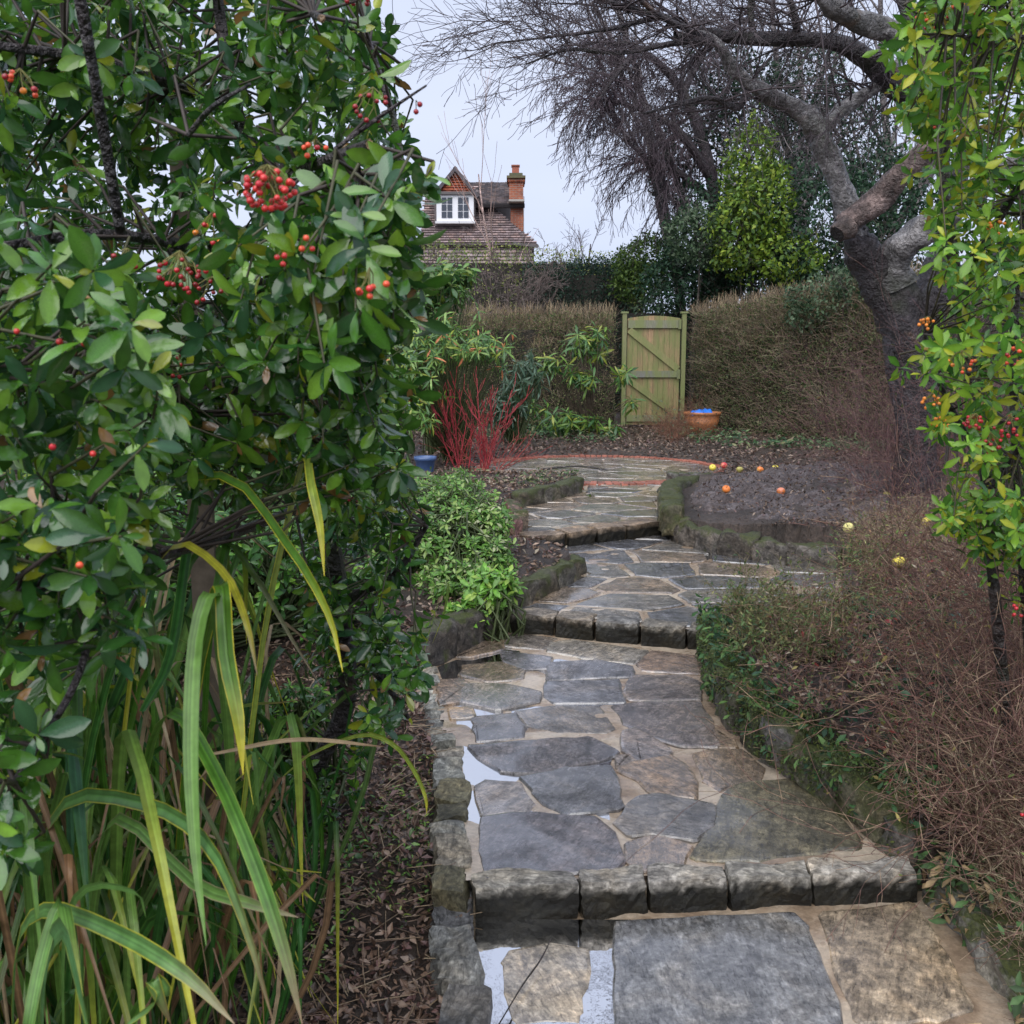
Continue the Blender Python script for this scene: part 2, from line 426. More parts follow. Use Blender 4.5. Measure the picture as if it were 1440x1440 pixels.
def mortar(poly, z, res=.02, deep=.010, base=-.009, dip=lambda X, Y: 0):
    x0, y0 = np.min(poly, 0); x1, y1 = np.max(poly, 0)
    zf = lambda X, Y: z + base - dip(X, Y) + vn(X, Y, .22) * deep * 2 + vn(X, Y, .06) * deep * .8
    g = grid_geo(np.arange(x0 - .05, x1 + .05, res), np.arange(y0 - .05, y1 + .05, res), zf, lambda X, Y: inside(poly, X, Y))
    return g
def region(name, poly, z, label, res=.02, grow=.04, **kw):
    P = np.asarray(poly, float)
    ccw = np.sum(P[:, 0] * np.roll(P[:, 1], -1) - np.roll(P[:, 0], -1) * P[:, 1]) > 0
    o = mortar(inset(P if ccw else P[::-1], -grow), z, res, **kw).build(name, M_mortar)
    return tag(o, label, None, None, 'structure')

path0 = region('path', T0, Z0, 'lowest stretch of the path with three large flagstones', .015, .07, deep=.006, base=-.004, dip=lambda X, Y: .012 * np.clip((.33 - X + vn(X, Y, .12) * .12) / .05, 0, 1))
path1 = region('path', T1, Z1, 'first terrace of wet crazy paving above the nearest step', .018, .06, deep=.0075)
path2 = region('path', T2, Z2, 'second terrace of crazy paving between the middle and upper steps', .03)
path3 = region('path', T3, Z3, 'upper stretch of crazy paving just before the round patio', .03)
patio = region('patio', PATIO, Z3 - .002, 'round stone patio with a brick rim at the end of the path', .05)

z1 = lambda pts, ox=560, oy=860, s=2.0: [(ox + x / s, oy + y / s) for x, y in pts]
T1S = [
 ([(245,575),(330,565),(560,580),(600,620),(622,690),(615,715),(255,745),(240,660)], SLATE),
 ([(228,490),(240,475),(330,480),(372,535),(355,555),(240,562),(228,530)], GREY),
 ([(350,465),(480,440),(590,435),(610,470),(620,545),(480,565),(420,540),(390,500)], SLATE),
 ([(200,378),(340,365),(540,355),(610,390),(600,402),(380,450),(290,440),(240,405)], SLATE),
 ([(215,295),(330,283),(348,320),(345,350),(225,362)], SLATE),
 ([(335,280),(420,266),(560,268),(600,325),(590,337),(450,335),(370,315)], GREY),
 ([(610,265),(700,255),(845,255),(870,300),(895,378),(800,372),(720,350),(640,310)], GREY),
 ([(415,195),(620,190),(630,250),(440,252),(420,235)], SLATE),
 ([(660,180),(800,180),(840,195),(845,245),(655,248),(640,225)], GREY),
 ([(425,145),(560,138),(655,155),(660,180),(420,190)], SLATE),
 ([(430,90),(480,80),(700,110),(660,146),(560,133),(420,110)], PALE),
 ([(710,112),(840,125),(860,172),(690,165),(680,148)], BROWN),
 ([(290,110),(430,130),(415,160),(360,160),(300,140)], SLATE),
 ([(190,150),(290,142),(350,163),(350,187),(250,195),(180,175)], BROWN),
 ([(180,225),(200,205),(300,203),(395,225),(395,250),(280,272),(180,250)], GREY),
 ([(120,192),(175,190),(195,200),(172,225),(172,250),(125,262)], BROWN),
 ([(320,60),(440,75),(410,105),(300,95)], GREY),
 ([(230,85),(295,78),(285,104),(200,125),(170,128)], BROWN),
 ([(145,270),(205,268),(208,290),(150,295)], TAN),
 ([(635,335),(660,325),(765,390),(760,400),(680,415),(645,390)], GREY),
 ([(620,440),(680,420),(770,405),(800,430),(830,470),(835,520),(720,505),(690,470)], BROWN),
 ([(840,400),(890,387),(960,385),(1020,440),(1015,462),(900,498),(870,470),(860,430)], BROWN),
 ([(920,520),(960,485),(1100,468),(1300,640),(1290,655),(1000,690),(840,690),(880,600)], OLIVE),
 ([(620,590),(680,520),(740,515),(885,545),(876,595),(828,636),(720,618),(660,625)], GREY),
 ([(655,650),(720,628),(818,652),(785,713),(680,718),(650,690)], BROWN),
 ([(625,400),(640,400),(670,420),(625,432)], GREY),
 ([(900,330),(940,360),(950,378),(905,378)], TAN),
]
for pts, c in T1S:
    c = np.array(c) * rng.uniform(.85, 1.2) * rng.uniform([1, .97, .92], [1.12, 1.0, 1.0])
    slab(_grown(wp(z1(pts), Z1), .02), Z1 + rng.uniform(-.003, .002), path1, c, jit=.012)
# nearest stretch
slab(wp([(862,1294),(1118,1282),(1140,1305),(1172,1380),(1190,1445)], Z0) + [(.73, 1.75), (.62, 1.15), (.22, 1.12), (.20, 1.7)], Z0 + .004, path0, (.2, .2, .2), jit=.01, tilt=.001)
slab(wp([(1150,1284),(1284,1268),(1322,1323),(1372,1418),(1310,1438),(1203,1441),(1170,1355)], Z0), Z0 + .005, path0, (.35, .275, .19), jit=.012, tilt=.001)
slab(wp([(702,1352),(714,1331),(770,1322),(828,1328),(832,1362),(819,1425),(814,1436),(722,1437),(710,1400)], Z0), Z0 - .0045, path0, (.42, .36, .28), jit=.012, tilt=.006)
slab(wp([(838,1345),(852,1300),(858,1300),(846,1440),(824,1440)], Z0), Z0 - .008, path0, TAN, jit=.006, tilt=.001)
slab(wp([(700,1440),(812,1438)], Z0) + [(.16, 1.6), (-.02, 1.62)], Z0 + .001, path0, PALE)
slab(wp([(1210,1452),(1380,1436)], Z0) + [(1.15, 1.5), (.82, 1.4)], Z0 + .003, path0, TAN)
slab([(.85, 1.3), (1.2, 1.42), (1.2, 1.05), (.7, 1.05)], Z0 + .003, path0, GREY)
# further terraces: crazy paving cells
def clip(poly, a, b, c):
    out = []; n = len(poly)
    for i in range(n):
        p = poly[i]; q = poly[(i + 1) % n]; dp = a * p[0] + b * p[1] - c; dq = a * q[0] + b * q[1] - c
        if dp <= 0: out.append(p)
        if (dp < 0 < dq) or (dq < 0 < dp):
            t = dp / (dp - dq); out.append((p[0] + (q[0] - p[0]) * t, p[1] + (q[1] - p[1]) * t))
    return out
def crazy(poly, n, z, parent, cols, joint=.03, seed=1, stretch=1.0, **kw):
    r = np.random.default_rng(seed); P = np.array(poly); lo = P.min(0); hi = P.max(0); S = []
    mind = math.sqrt((hi - lo).prod() / n) * .62
    tries = 0
    while len(S) < n and tries < 6000:
        tries += 1
        q = lo + r.random(2) * (hi - lo)
        if inside(poly, q[0], q[1]) and all(np.hypot((q[0] - s[0]) / stretch, q[1] - s[1]) > mind for s in S): S.append(q)
    for i, s in enumerate(S):
        cell = [tuple(p) for p in inset(P if np.sum(P[:, 0] * np.roll(P[:, 1], -1) - np.roll(P[:, 0], -1) * P[:, 1]) > 0 else P[::-1], joint * .6)]
        for k, u in enumerate(S):
            if k == i: continue
            dx, dy = u[0] - s[0], (u[1] - s[1]) * stretch * stretch; L = math.hypot(dx, dy)
            mx, my = (s[0] + u[0]) / 2, (s[1] + u[1]) / 2
            cell = clip(cell, dx / L, dy / L, (dx * mx + dy * my) / L - joint / 2)
            if len(cell) < 3: break
        if len(cell) >= 3:
            c = cols[r.integers(len(cols))]
            slab(cell, z + r.uniform(-.003, .003), parent, c, step=.09, jit=.02, **kw)
crazy(T2, 34, Z2, path2, [SLATE, GREY, GREY, BROWN, SLATE], .038, 4, 1.3)
crazy(T3, 26, Z3, path3, [SLATE, GREY, BROWN, PALE], .045, 7, 1.3)
crazy(PATIO, 26, Z3 - .002, patio, [(.3, .26, .23), (.26, .23, .21), PALE], .02, 9, 1.0)
# brick rim of the patio (bricks only a few pixels wide: one joined part)
g = Geo()
def box_vf(c, sx, sy, sz, ang=0):
    v = np.array([[x, y, z] for z in (-1, 1) for y in (-1, 1) for x in (-1, 1)], float) * [sx / 2, sy / 2, sz / 2]
    ca, sa = math.cos(ang), math.sin(ang)
    v = np.stack([v[:, 0] * ca - v[:, 1] * sa, v[:, 0] * sa + v[:, 1] * ca, v[:, 2]], 1) + c
    f = np.array([[0, 2, 3, 1], [4, 5, 7, 6], [0, 1, 5, 4], [2, 6, 7, 3], [0, 4, 6, 2], [1, 3, 7, 5]])
    return v, f
for k, a in enumerate(np.linspace(0, 2 * math.pi, 118, endpoint=False)):
    v, f = box_vf((PC[0] + (PR + .1) * math.cos(a), PC[1] + (PR + .1) * math.sin(a), Z3 - .03 + rng.uniform(-.003, .003)), .2, .058, .08, a)
    g.add(v, f, np.array([.36, .13, .09]) * rng.uniform(.7, 1.2))
for k in range(22):
    v, f = box_vf((PC[0] - .55 + k * .062, 9.62 + .02 * math.sin(k), Z3 - .03), .05, .11, .082, 0)
    g.add(v, f, np.array([.3, .13, .1]) * rng.uniform(.7, 1.2))
M_brick = simple('red_brick', .45, .4)
g.build('brick_rim', M_brick, patio, 'stuff', False)

# puddles lie at a fixed level; they show wherever mortar and stones dip below it
def puddle(poly, z, label):
    P = np.array(poly); g = Geo(); n = len(P)
    g.addngon(np.concatenate([P, np.full((n, 1), z)], 1), [list(range(n))], (1, 1, 1))
    tag(g.build('puddle', M_water, None, 'structure', False), label)
puddle(wp([(664, 1289), (890, 1290), (880, 1440), (690, 1445), (675, 1400)], Z0), Z0 - .0068, 'clear puddle over pale stones at the foot of the nearest step')
puddle(wp([(657, 1228), (654, 1100), (640, 1000), (615, 935), (720, 895), (880, 910), (880, 1000), (850, 1100), (870, 1220)], Z1), Z1 - .0100, 'rainwater lying in the joints of the first terrace')
puddle(wp([(740, 848), (830, 800), (830, 772), (925, 750), (1040, 790), (960, 872)], Z2), Z2 - .0145, 'rainwater lying in the joints of the second terrace')
puddle(wp([(745, 728), (750, 715), (830, 692), (900, 690), (915, 730), (830, 745)], Z3), Z3 - .0125, 'rainwater lying on the uppermost paving')
puddle(wp([(1122, 1284), (1150, 1283), (1180, 1340), (1200, 1440), (1182, 1440), (1150, 1330)], Z0), Z0 - .006, 'water in the joint between the grey and the tan flagstone')

# ---------------------------------------------------------------- rough stones, walls, steps
def rock_mesh(L, W, H, col, seg=(6, 3, 3), rnd=.25, amp=.012, name='stone', mat=None, skew=0.0, face=None, smooth=False):
    nx, ny, nz = seg; idx = {}; V = []; Fc = []
    def vid(i, j, k):
        if (i, j, k) not in idx:
            x, y, z = 2 * i / nx - 1, 2 * j / ny - 1, 2 * k / nz - 1
            idx[(i, j, k)] = len(V)
            V.append((x, y, z))
        return idx[(i, j, k)]
    for i in range(nx):
        for j in range(ny):
            for k, fl in ((0, 1), (nz, 0)):
                q = [vid(i, j, k), vid(i + 1, j, k), vid(i + 1, j + 1, k), vid(i, j + 1, k)]; Fc.append(q[::-1] if fl else q)
    for i in range(nx):
        for k in range(nz):
            for j, fl in ((0, 0), (ny, 1)):
                q = [vid(i, j, k), vid(i + 1, j, k), vid(i + 1, j, k + 1), vid(i, j, k + 1)]; Fc.append(q[::-1] if fl else q)
    for j in range(ny):
        for k in range(nz):
            for i, fl in ((0, 1), (nx, 0)):
                q = [vid(i, j, k), vid(i, j + 1, k), vid(i, j + 1, k + 1), vid(i, j, k + 1)]; Fc.append(q[::-1] if fl else q)
    V = np.array(V)
    hd = np.array([L, W, H]) / 2
    ed = np.min(hd) * rnd * 2
    P = V * hd
    # pull edges in: round by clamping to an inner box plus a sphere
    inner = np.maximum(hd - ed, 0); q = np.clip(P, -inner, inner); dlt = P - q
    ln = np.linalg.norm(dlt, axis=1, keepdims=True); mx = np.max(np.abs(dlt), axis=1, keepdims=True)
    P = q + np.where(ln > 1e-9, dlt / np.maximum(ln, 1e-9) * mx, 0)
    ph = rng.random(6) * 6.28
    P += amp * .9 * np.stack([np.sin(P[:, 1] * 31 + P[:, 2] * 17 + ph[0]), np.sin(P[:, 0] * 23 + P[:, 2] * 37 + ph[1]), np.sin(P[:, 0] * 19 + P[:, 1] * 29 + ph[2])], 1)
    P += (rng.random(P.shape) - .5) * amp * np.array([1, 1, .7])
    P[:, 0] += P[:, 1] * skew
    col = np.tile(np.asarray(col, float), (len(P), 1))
    if face is not None:                 # front side coloured darker than the top, below a ragged line
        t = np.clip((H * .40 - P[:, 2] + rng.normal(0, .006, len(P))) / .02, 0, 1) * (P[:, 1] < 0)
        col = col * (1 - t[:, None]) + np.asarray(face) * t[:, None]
    g = Geo(); g.add(P, Fc, col); return g.mesh(name, mat or M_kerb, smooth)
def put(me, name, loc, ang, parent, tiltx=0, tilty=0):
    o = bpy.data.objects.new(name, me); COL.objects.link(o); o.location = [float(c) for c in loc]; o.rotation_euler = (tiltx, tilty, ang)
    return adopt(o, parent)
def stone_run(pts, zb, zt, wid, label, name='stone_wall', cat='wall', lens=(.16, .34), mat=None, cols=(GREY, OLIVE, (.12, .11, .1)), side=1, seg=(8, 4, 5), courses=1, piece='stone', amp=.012, overhang=0, group=None):
    P = [np.array(p, float) for p in pts]
    zb = zb if hasattr(zb, '__len__') else [zb] * len(P); zt = zt if hasattr(zt, '__len__') else [zt] * len(P)
    root = empty(name, (*P[len(P) // 2][:2], zb[0]), label, cat, group)
    S = [0]
    for a, b in zip(P, P[1:]): S.append(S[-1] + np.linalg.norm(b - a))
    def pt(s): return np.array([np.interp(s, S, [p[0] for p in P]), np.interp(s, S, [p[1] for p in P])])
    for cse in range(courses):
        s = 0
        while s < S[-1] - .04:
            L = min(rng.uniform(*lens), S[-1] - s)
            if S[-1] - s - L < .08: L = S[-1] - s
            a, b = pt(s), pt(s + L); d = b - a; ang = math.atan2(d[1], d[0]); nrm = np.array([-d[1], d[0]]) / (np.linalg.norm(d) + 1e-9) * side
            b0 = np.interp(s, S, zb); t0 = np.interp(s, S, zt); hh = (t0 - b0) / courses
            c = (a + b) / 2 + nrm * (wid / 2 + rng.uniform(-.01, .015))
            h = hh + (rng.uniform(-.02, .015) if cse == courses - 1 else -.006)
            me = rock_mesh(np.linalg.norm(d) + .004, wid * rng.uniform(.9, 1.15), h, np.array(cols[rng.integers(len(cols))]) * rng.uniform(.8, 1.2), seg, .12, amp, piece, mat, smooth=name != 'stone_kerb')
            put(me, piece, (c[0], c[1], b0 + cse * hh + h / 2), ang, root, rng.uniform(-.03, .03), rng.uniform(-.03, .03))
            s += L
    return root
# nearest step: five blocks traced from the photograph (front edges)
def step(segs, zb, zt, depth, label, cols, mat=M_step, seg=(14, 4, 7), amp=.006):
    c0 = (np.array(segs[0][0]) + np.array(segs[-1][1])) / 2
    root = empty('stone_step', (c0[0], c0[1], zb), label, 'step')
    for (a, b) in segs:
        a = np.array(a); b = np.array(b); d = b - a; L = np.linalg.norm(d); nr = np.array([-d[1], d[0]]) / L
        c = (a + b) / 2 + nr * depth / 2
        h = zt - zb + .03
        gm_ = Geo(); vv, ff = box_vf((c[0], c[1], zt - h / 2 - .012), L * 1.0, depth * .7, h - .012, math.atan2(d[1], d[0])); gm_.add(vv, ff, (.1, .08, .055)); gm_.build('mortar_joint', M_step, root, None, False)
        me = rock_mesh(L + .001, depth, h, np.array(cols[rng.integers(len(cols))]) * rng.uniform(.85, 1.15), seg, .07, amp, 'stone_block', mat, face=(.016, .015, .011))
        put(me, 'stone_block', (c[0], c[1], zt - h / 2 + rng.uniform(-.003, .003)), math.atan2(d[1], d[0]), root, rng.uniform(-.01, .01), 0)
    return root
def front(xs_, ya, yb, z):      # block ends along a front edge seen from (x0,ya) to (x1,yb)
    x0, x1 = xs_[0][0], xs_[-1][1]
    f = lambda x: tuple(lv(x, ya + (yb - ya) * (x - x0) / (x1 - x0), z)[:2])
    return [(f(a), f(b)) for a, b in xs_]
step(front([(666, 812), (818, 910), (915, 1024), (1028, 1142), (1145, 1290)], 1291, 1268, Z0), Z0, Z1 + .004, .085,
     'nearest stone step of five mossy blocks with a dark front face', [(.31, .29, .25), (.28, .27, .24), (.34, .315, .275)])
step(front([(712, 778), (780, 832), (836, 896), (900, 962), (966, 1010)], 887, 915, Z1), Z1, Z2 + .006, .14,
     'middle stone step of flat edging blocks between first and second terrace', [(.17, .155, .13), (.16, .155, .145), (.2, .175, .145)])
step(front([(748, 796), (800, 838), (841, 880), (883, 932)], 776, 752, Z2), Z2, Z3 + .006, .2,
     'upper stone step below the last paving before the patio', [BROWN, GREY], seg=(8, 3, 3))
# left side kerb of the first terrace and of the nearest stretch
L = lambda pts, z: [lv(x, y, z)[:2] for x, y in pts]
stone_run(L([(612, 935), (636, 1010), (656, 1085), (656, 1160), (662, 1250)], Z1), [-.02] * 5, [.115, .12, .12, .125, .12], .10,
          'low kerb of rough pale stones on the left of the first terrace', 'stone_kerb', 'kerb', (.08, .2), M_step, (PALE, (.26, .26, .23), (.2, .2, .18), OLIVE), side=-1, amp=.008)
stone_run(L([(664, 1262), (672, 1330), (690, 1440)], Z0) + [np.array([-.08, 1.1])], -.02, .075, .10,
          'grey kerb stones left of the puddled lowest paving', 'stone_kerb', 'kerb', (.16, .26), M_step, ((.13, .13, .13), (.17, .17, .16)), side=-1)
stone_run(L([(604, 938), (655, 912), (722, 884)], Z1), .05, .27, .13,
          'dark low wall at the back left of the first terrace below the green bush', 'stone_wall', 'wall', (.18, .3), M_kerb, ((.07, .06, .05), (.09, .08, .07)), side=1)
stone_run(L([(728, 856), (778, 832), (826, 803)], Z2), .12, .325, .10,
          'mossy low wall left of the second terrace', 'stone_wall', 'wall', (.16, .3), M_kerb2, ((.1, .09, .07), (.13, .12, .1)), side=1)
stone_run(L([(732, 713), (780, 704), (822, 690)], Z3), .25, .43, .11,
          'mossy low wall left of the upper paving in front of the patio', 'stone_wall', 'wall', (.2, .35), M_kerb2, ((.1, .09, .07), (.13, .12, .1)), side=1)
stone_run(L([(700, 768), (742, 742), (728, 722)], Z3), .22, .42, .1,
          'loose pair of dark stones between the two left beds', 'stone_wall', 'wall', (.16, .24), M_kerb, (BROWN, (.25, .14, .12)), side=1)
# right side walls
stone_run(L([(985, 905), (985, 930), (1000, 990), (1060, 1062), (1150, 1124), (1262, 1207)], Z1), .06, [.30, .30, .29, .27, .25, .2], .15,
          'curved mossy wall holding the bed right of the first terrace', 'stone_wall', 'wall', (.14, .28), M_kerb2, ((.1, .09, .07), OLIVE, (.14, .13, .12)), side=1, courses=1, amp=.016)
stone_run(L([(1300, 1262), (1345, 1310), (1392, 1375), (1445, 1448)], Z0), -.01, .12, .13,
          'kerb of grey stones right of the tan flagstone', 'stone_kerb', 'kerb', (.16, .3), M_kerb, ((.1, .1, .1), (.15, .15, .14)), side=1, amp=.014)
stone_run(L([(932, 745), (950, 764), (1010, 780), (1110, 797), (1200, 805)], Z2), .12, .37, .12,
          'low dark wall between the second terrace and the muddy bed', 'stone_wall', 'wall', (.2, .4), M_kerb, ((.07, .06, .05), (.1, .09, .08)), side=1, amp=.016)
stone_run(L([(960, 690), (926, 704), (930, 742)], Z3), .24, .47, .16,
          'mossy corner stones at the left end of the muddy bed', 'stone_wall', 'wall', (.2, .35), M_kerb2, ((.1, .1, .08), OLIVE), side=-1 * -1, amp=.015)
stone_run(L([(938, 676), (962, 679), (1000, 680)], Z3), .26, .42, .12,
          'short row of upright dark stones where patio meets the muddy bed', 'stone_wall', 'wall', (.1, .16), M_kerb, ((.08, .08, .08), (.12, .12, .11)), side=1, amp=.01)

# ---------------------------------------------------------------- leaf, tube and twig tools
def nrm(a): return a / (np.linalg.norm(a, axis=-1, keepdims=True) + 1e-9)
def leaf_tmpl(rows=(0, .18, .42, .68, .88, 1), width=.42, fold=.12, droop=.25, peak=.62, cols=1):
    # unit leaf along +Y, top side +Z; three vertices a row, pointed ends
    V = []; C = []
    for u in rows:
        wv = width * .5 * max(.03, math.sin(math.pi * u ** (math.log(.5) / math.log(peak)))) ** .62
        z = -droop * u * u
        V += [(-wv, u, z + fold * wv * 2), (0, u, z), (wv, u, z + fold * wv * 2)]; C += [.95, 1.25, .95]
    f = []
    for r in range(len(rows) - 1):
        a = r * 3; f += [(a, a + 1, a + 4, a + 3), (a + 1, a + 2, a + 5, a + 4)]
    return np.array(V), np.array(f), np.array(C)
LT_near = leaf_tmpl()
LT_near2 = leaf_tmpl(width=.36, droop=.45, fold=.2, peak=.66)
LT_mid = leaf_tmpl(rows=(0, .3, .7, 1), width=.42)
LT_thin = leaf_tmpl(rows=(0, .3, .7, 1), width=.2, droop=.35)
LT_far = (np.array([(0, 0, 0), (.25, .5, .06), (0, 1, -.1), (-.25, .5, .06)], float), np.array([[0, 1, 2, 3]]), np.ones(4))
def frames(axis, normal):
    y = nrm(axis); x = nrm(np.cross(y, normal)); z = np.cross(x, y)
    return np.stack([x, y, z], 1)            # rows: x,y,z
def add_leaves(g, tm, pos, axis, normal, size, col):
    V, f, c = tm; M = frames(axis, normal); n = len(pos)
    P = np.einsum('kj,njd->nkd', V, M) * np.asarray(size)[:, None, None] + pos[:, None, :]
    CC = col[:, None, :] * c[None, :, None]
    k = len(V); F_ = (f[None] + (np.arange(n) * k)[:, None, None]).reshape(-1, f.shape[1])
    g.add(P.reshape(-1, 3), F_, CC.reshape(-1, 3))
def rdir(n, r=rng):
    v = r.normal(size=(n, 3)); return nrm(v)
def palette(n, cols, wts, var=.18):
    cols = np.array(cols, float); i = rng.choice(len(cols), n, p=np.array(wts) / sum(wts))
    return cols[i] * (1 + rng.uniform(-var, var, (n, 1)))
def sprigs(pos, axis, K, size, spread=(35, 100), stem=.03, jitter=.15, grav=.25):
    """K leaves round each shoot tip -> (pos, axis, normal, size)"""
    n = len(pos); ax = nrm(axis); ref = np.tile([0.31, .2, .93], (n, 1)); u = nrm(np.cross(ax, ref)); v = np.cross(ax, u)
    P = []; A = []; Nn = []; S = []; ph = rng.random(n) * 6.28
    for k in range(K):
        t = np.radians(spread[0] + (spread[1] - spread[0]) * k / max(1, K - 1)) + rng.normal(0, .12, n)
        a = ph + k * 2.4 + rng.normal(0, .2, n)
        rad = u * np.cos(a)[:, None] + v * np.sin(a)[:, None]
        d = ax * np.cos(t)[:, None] + rad * np.sin(t)[:, None]; d[:, 2] -= grav * rng.random(n)
        P.append(pos - ax * (stem * k / K) + rad * .002); A.append(nrm(d + rng.normal(0, jitter, (n, 3)) * .5)); Nn.append(ax + rng.normal(0, jitter, (n, 3)))
        S.append(size * rng.uniform(.5, 1.25, n) * (1 if k > 1 else .7))
    return np.concatenate(P), np.concatenate(A), np.concatenate(Nn), np.concatenate(S)
def segs_geo(g, a, b, ra, rb, col, sides=3):
    a = np.asarray(a); b = np.asarray(b); n = len(a); d = nrm(b - a)
    ref = np.where(np.abs(d[:, 2:]) < .9, [[0, 0, 1.]], [[1., 0, 0]]); u = nrm(np.cross(d, ref)); v = np.cross(d, u)
    V = []
    for p, r in ((a, ra), (b, rb)):
        for k in range(sides):
            t = 2 * math.pi * k / sides; V.append(p + (u * math.cos(t) + v * math.sin(t)) * np.asarray(r)[:, None])
    V = np.stack(V, 1).reshape(-1, 3); k = np.arange(sides); kk = (k + 1) % sides
    f = np.stack([k, kk, kk + sides, k + sides], 1)
    F_ = (f[None] + (np.arange(n) * 2 * sides)[:, None, None]).reshape(-1, 4)
    col = np.asarray(col, float)
    if col.ndim == 2: col = np.repeat(col, 2 * sides, 0)
    g.add(V, F_, col)
class Twigs:
    def __init__(s): s.s = []
    def grow(s, p, d, L, r, lvl, n=5, wig=.22, grav=0.0, br=3, ratio=.6, spread=.75, rmin=.0015, start=.2):
        p = np.array(p, float); d = np.array(d, float); d /= np.linalg.norm(d); st = L / n; pts = [p]
        r0 = r
        for i in range(n):
            d = d + np.array([random.gauss(0, wig), random.gauss(0, wig), random.gauss(0, wig) + grav]); d /= np.linalg.norm(d)
            q = p + d * st; r1 = max(rmin, r0 * (1 - .75 * (i + 1) / n)); ra = max(rmin, r0 * (1 - .75 * i / n))
            s.s.append((*p, *q, ra, r1)); 
            if lvl > 0 and (i + 1) / n > start:
                for _ in range(int(br) + (random.random() < br % 1)):
                    if random.random() < .6:
                        t = random.random(); o = p + (q - p) * t
                        e = np.array([random.gauss(0, 1), random.gauss(0, 1), random.gauss(0, 1)]); e -= d * e.dot(d); e /= np.linalg.norm(e) + 1e-9
                        s.grow(o, d + e * random.uniform(.6, 1.4) * spread, L * ratio * random.uniform(.6, 1.15), r1 * .7, lvl - 1, n, wig, grav, br, ratio, spread, rmin, start)
            p = q; pts.append(p)
        return pts
    def arr(s): return np.array(s.s)
    def geo(s, g, col, var=.2, sides=3):
        A = s.arr(); c = np.asarray(col, float) * (1 + rng.uniform(-var, var, (len(A), 1)))
        segs_geo(g, A[:, :3], A[:, 3:6], A[:, 6], A[:, 7], c, sides)
    def ends(s):
        A = s.arr(); return A[:, 3:6], nrm(A[:, 3:6] - A[:, :3])
def spline(P, m=6):
    P = np.asarray(P, float); out = []
    Q = np.vstack([2 * P[0] - P[1], P, 2 * P[-1] - P[-2]])
    for i in range(1, len(Q) - 2):
        for t in np.linspace(0, 1, m, endpoint=False):
            a, b, c, d = Q[i - 1:i + 3]
            out.append(.5 * ((2 * b) + (-a + c) * t + (2 * a - 5 * b + 4 * c - d) * t * t + (-a + 3 * b - 3 * c + d) * t ** 3))
    out.append(P[-1]); return np.array(out)
def tube(g, P, col, sides=10, m=6, lump=.12, cap=True, capcol=None):
    """P rows: x y z r"""
    S = spline(P, m) if len(P) > 2 else np.asarray(P, float); pts = S[:, :3]; rad = np.maximum(S[:, 3], .0008); n = len(pts)
    d = nrm(np.gradient(pts, axis=0)); u = np.cross(d[0], [0, 0, 1.] if abs(d[0][2]) < .9 else [1., 0, 0]); u /= np.linalg.norm(u)
    V = []; ph = rng.random(4) * 6
    for i in range(n):
        u = u - d[i] * u.dot(d[i]); u /= np.linalg.norm(u); v = np.cross(d[i], u)
        for k in range(sides):
            t = 2 * math.pi * k / sides
            rr = rad[i] * (1 + lump * (math.sin(3 * t + i * .35 + ph[0]) * .5 + math.sin(2 * t - i * .5 + ph[1]) * .5 + rng.uniform(-.35, .35)))
            V.append(pts[i] + (u * math.cos(t) + v * math.sin(t)) * rr)
    f = []
    for i in range(n - 1):
        for k in range(sides):
            a = i * sides + k; b = i * sides + (k + 1) % sides; f.append((a, b, b + sides, a + sides))
    C = np.tile(np.asarray(col, float), (len(V), 1))
    g.add(V, f, C)
    if cap:
        e = (n - 1) * sides; cv = np.array(V[e:e + sides]); ctr = cv.mean(0)
        vv = np.vstack([cv, ctr]); g.add(vv, [(k, (k + 1) % sides, sides) for k in range(sides)], capcol if capcol is not None else col)
    return S
def W(rows):            # rows px,py,Y,r -> x,y,z,r
    return np.array([[*at(a, b, c), r] for a, b, c, r in rows])
def inpoly_px(poly, n):
    P = np.array(poly, float); lo = P.min(0); hi = P.max(0); out = []
    while len(out) < n:
        q = lo + rng.random((n * 2, 2)) * (hi - lo); out += list(q[inside(poly, q[:, 0], q[:, 1])])
    return np.array(out[:n])

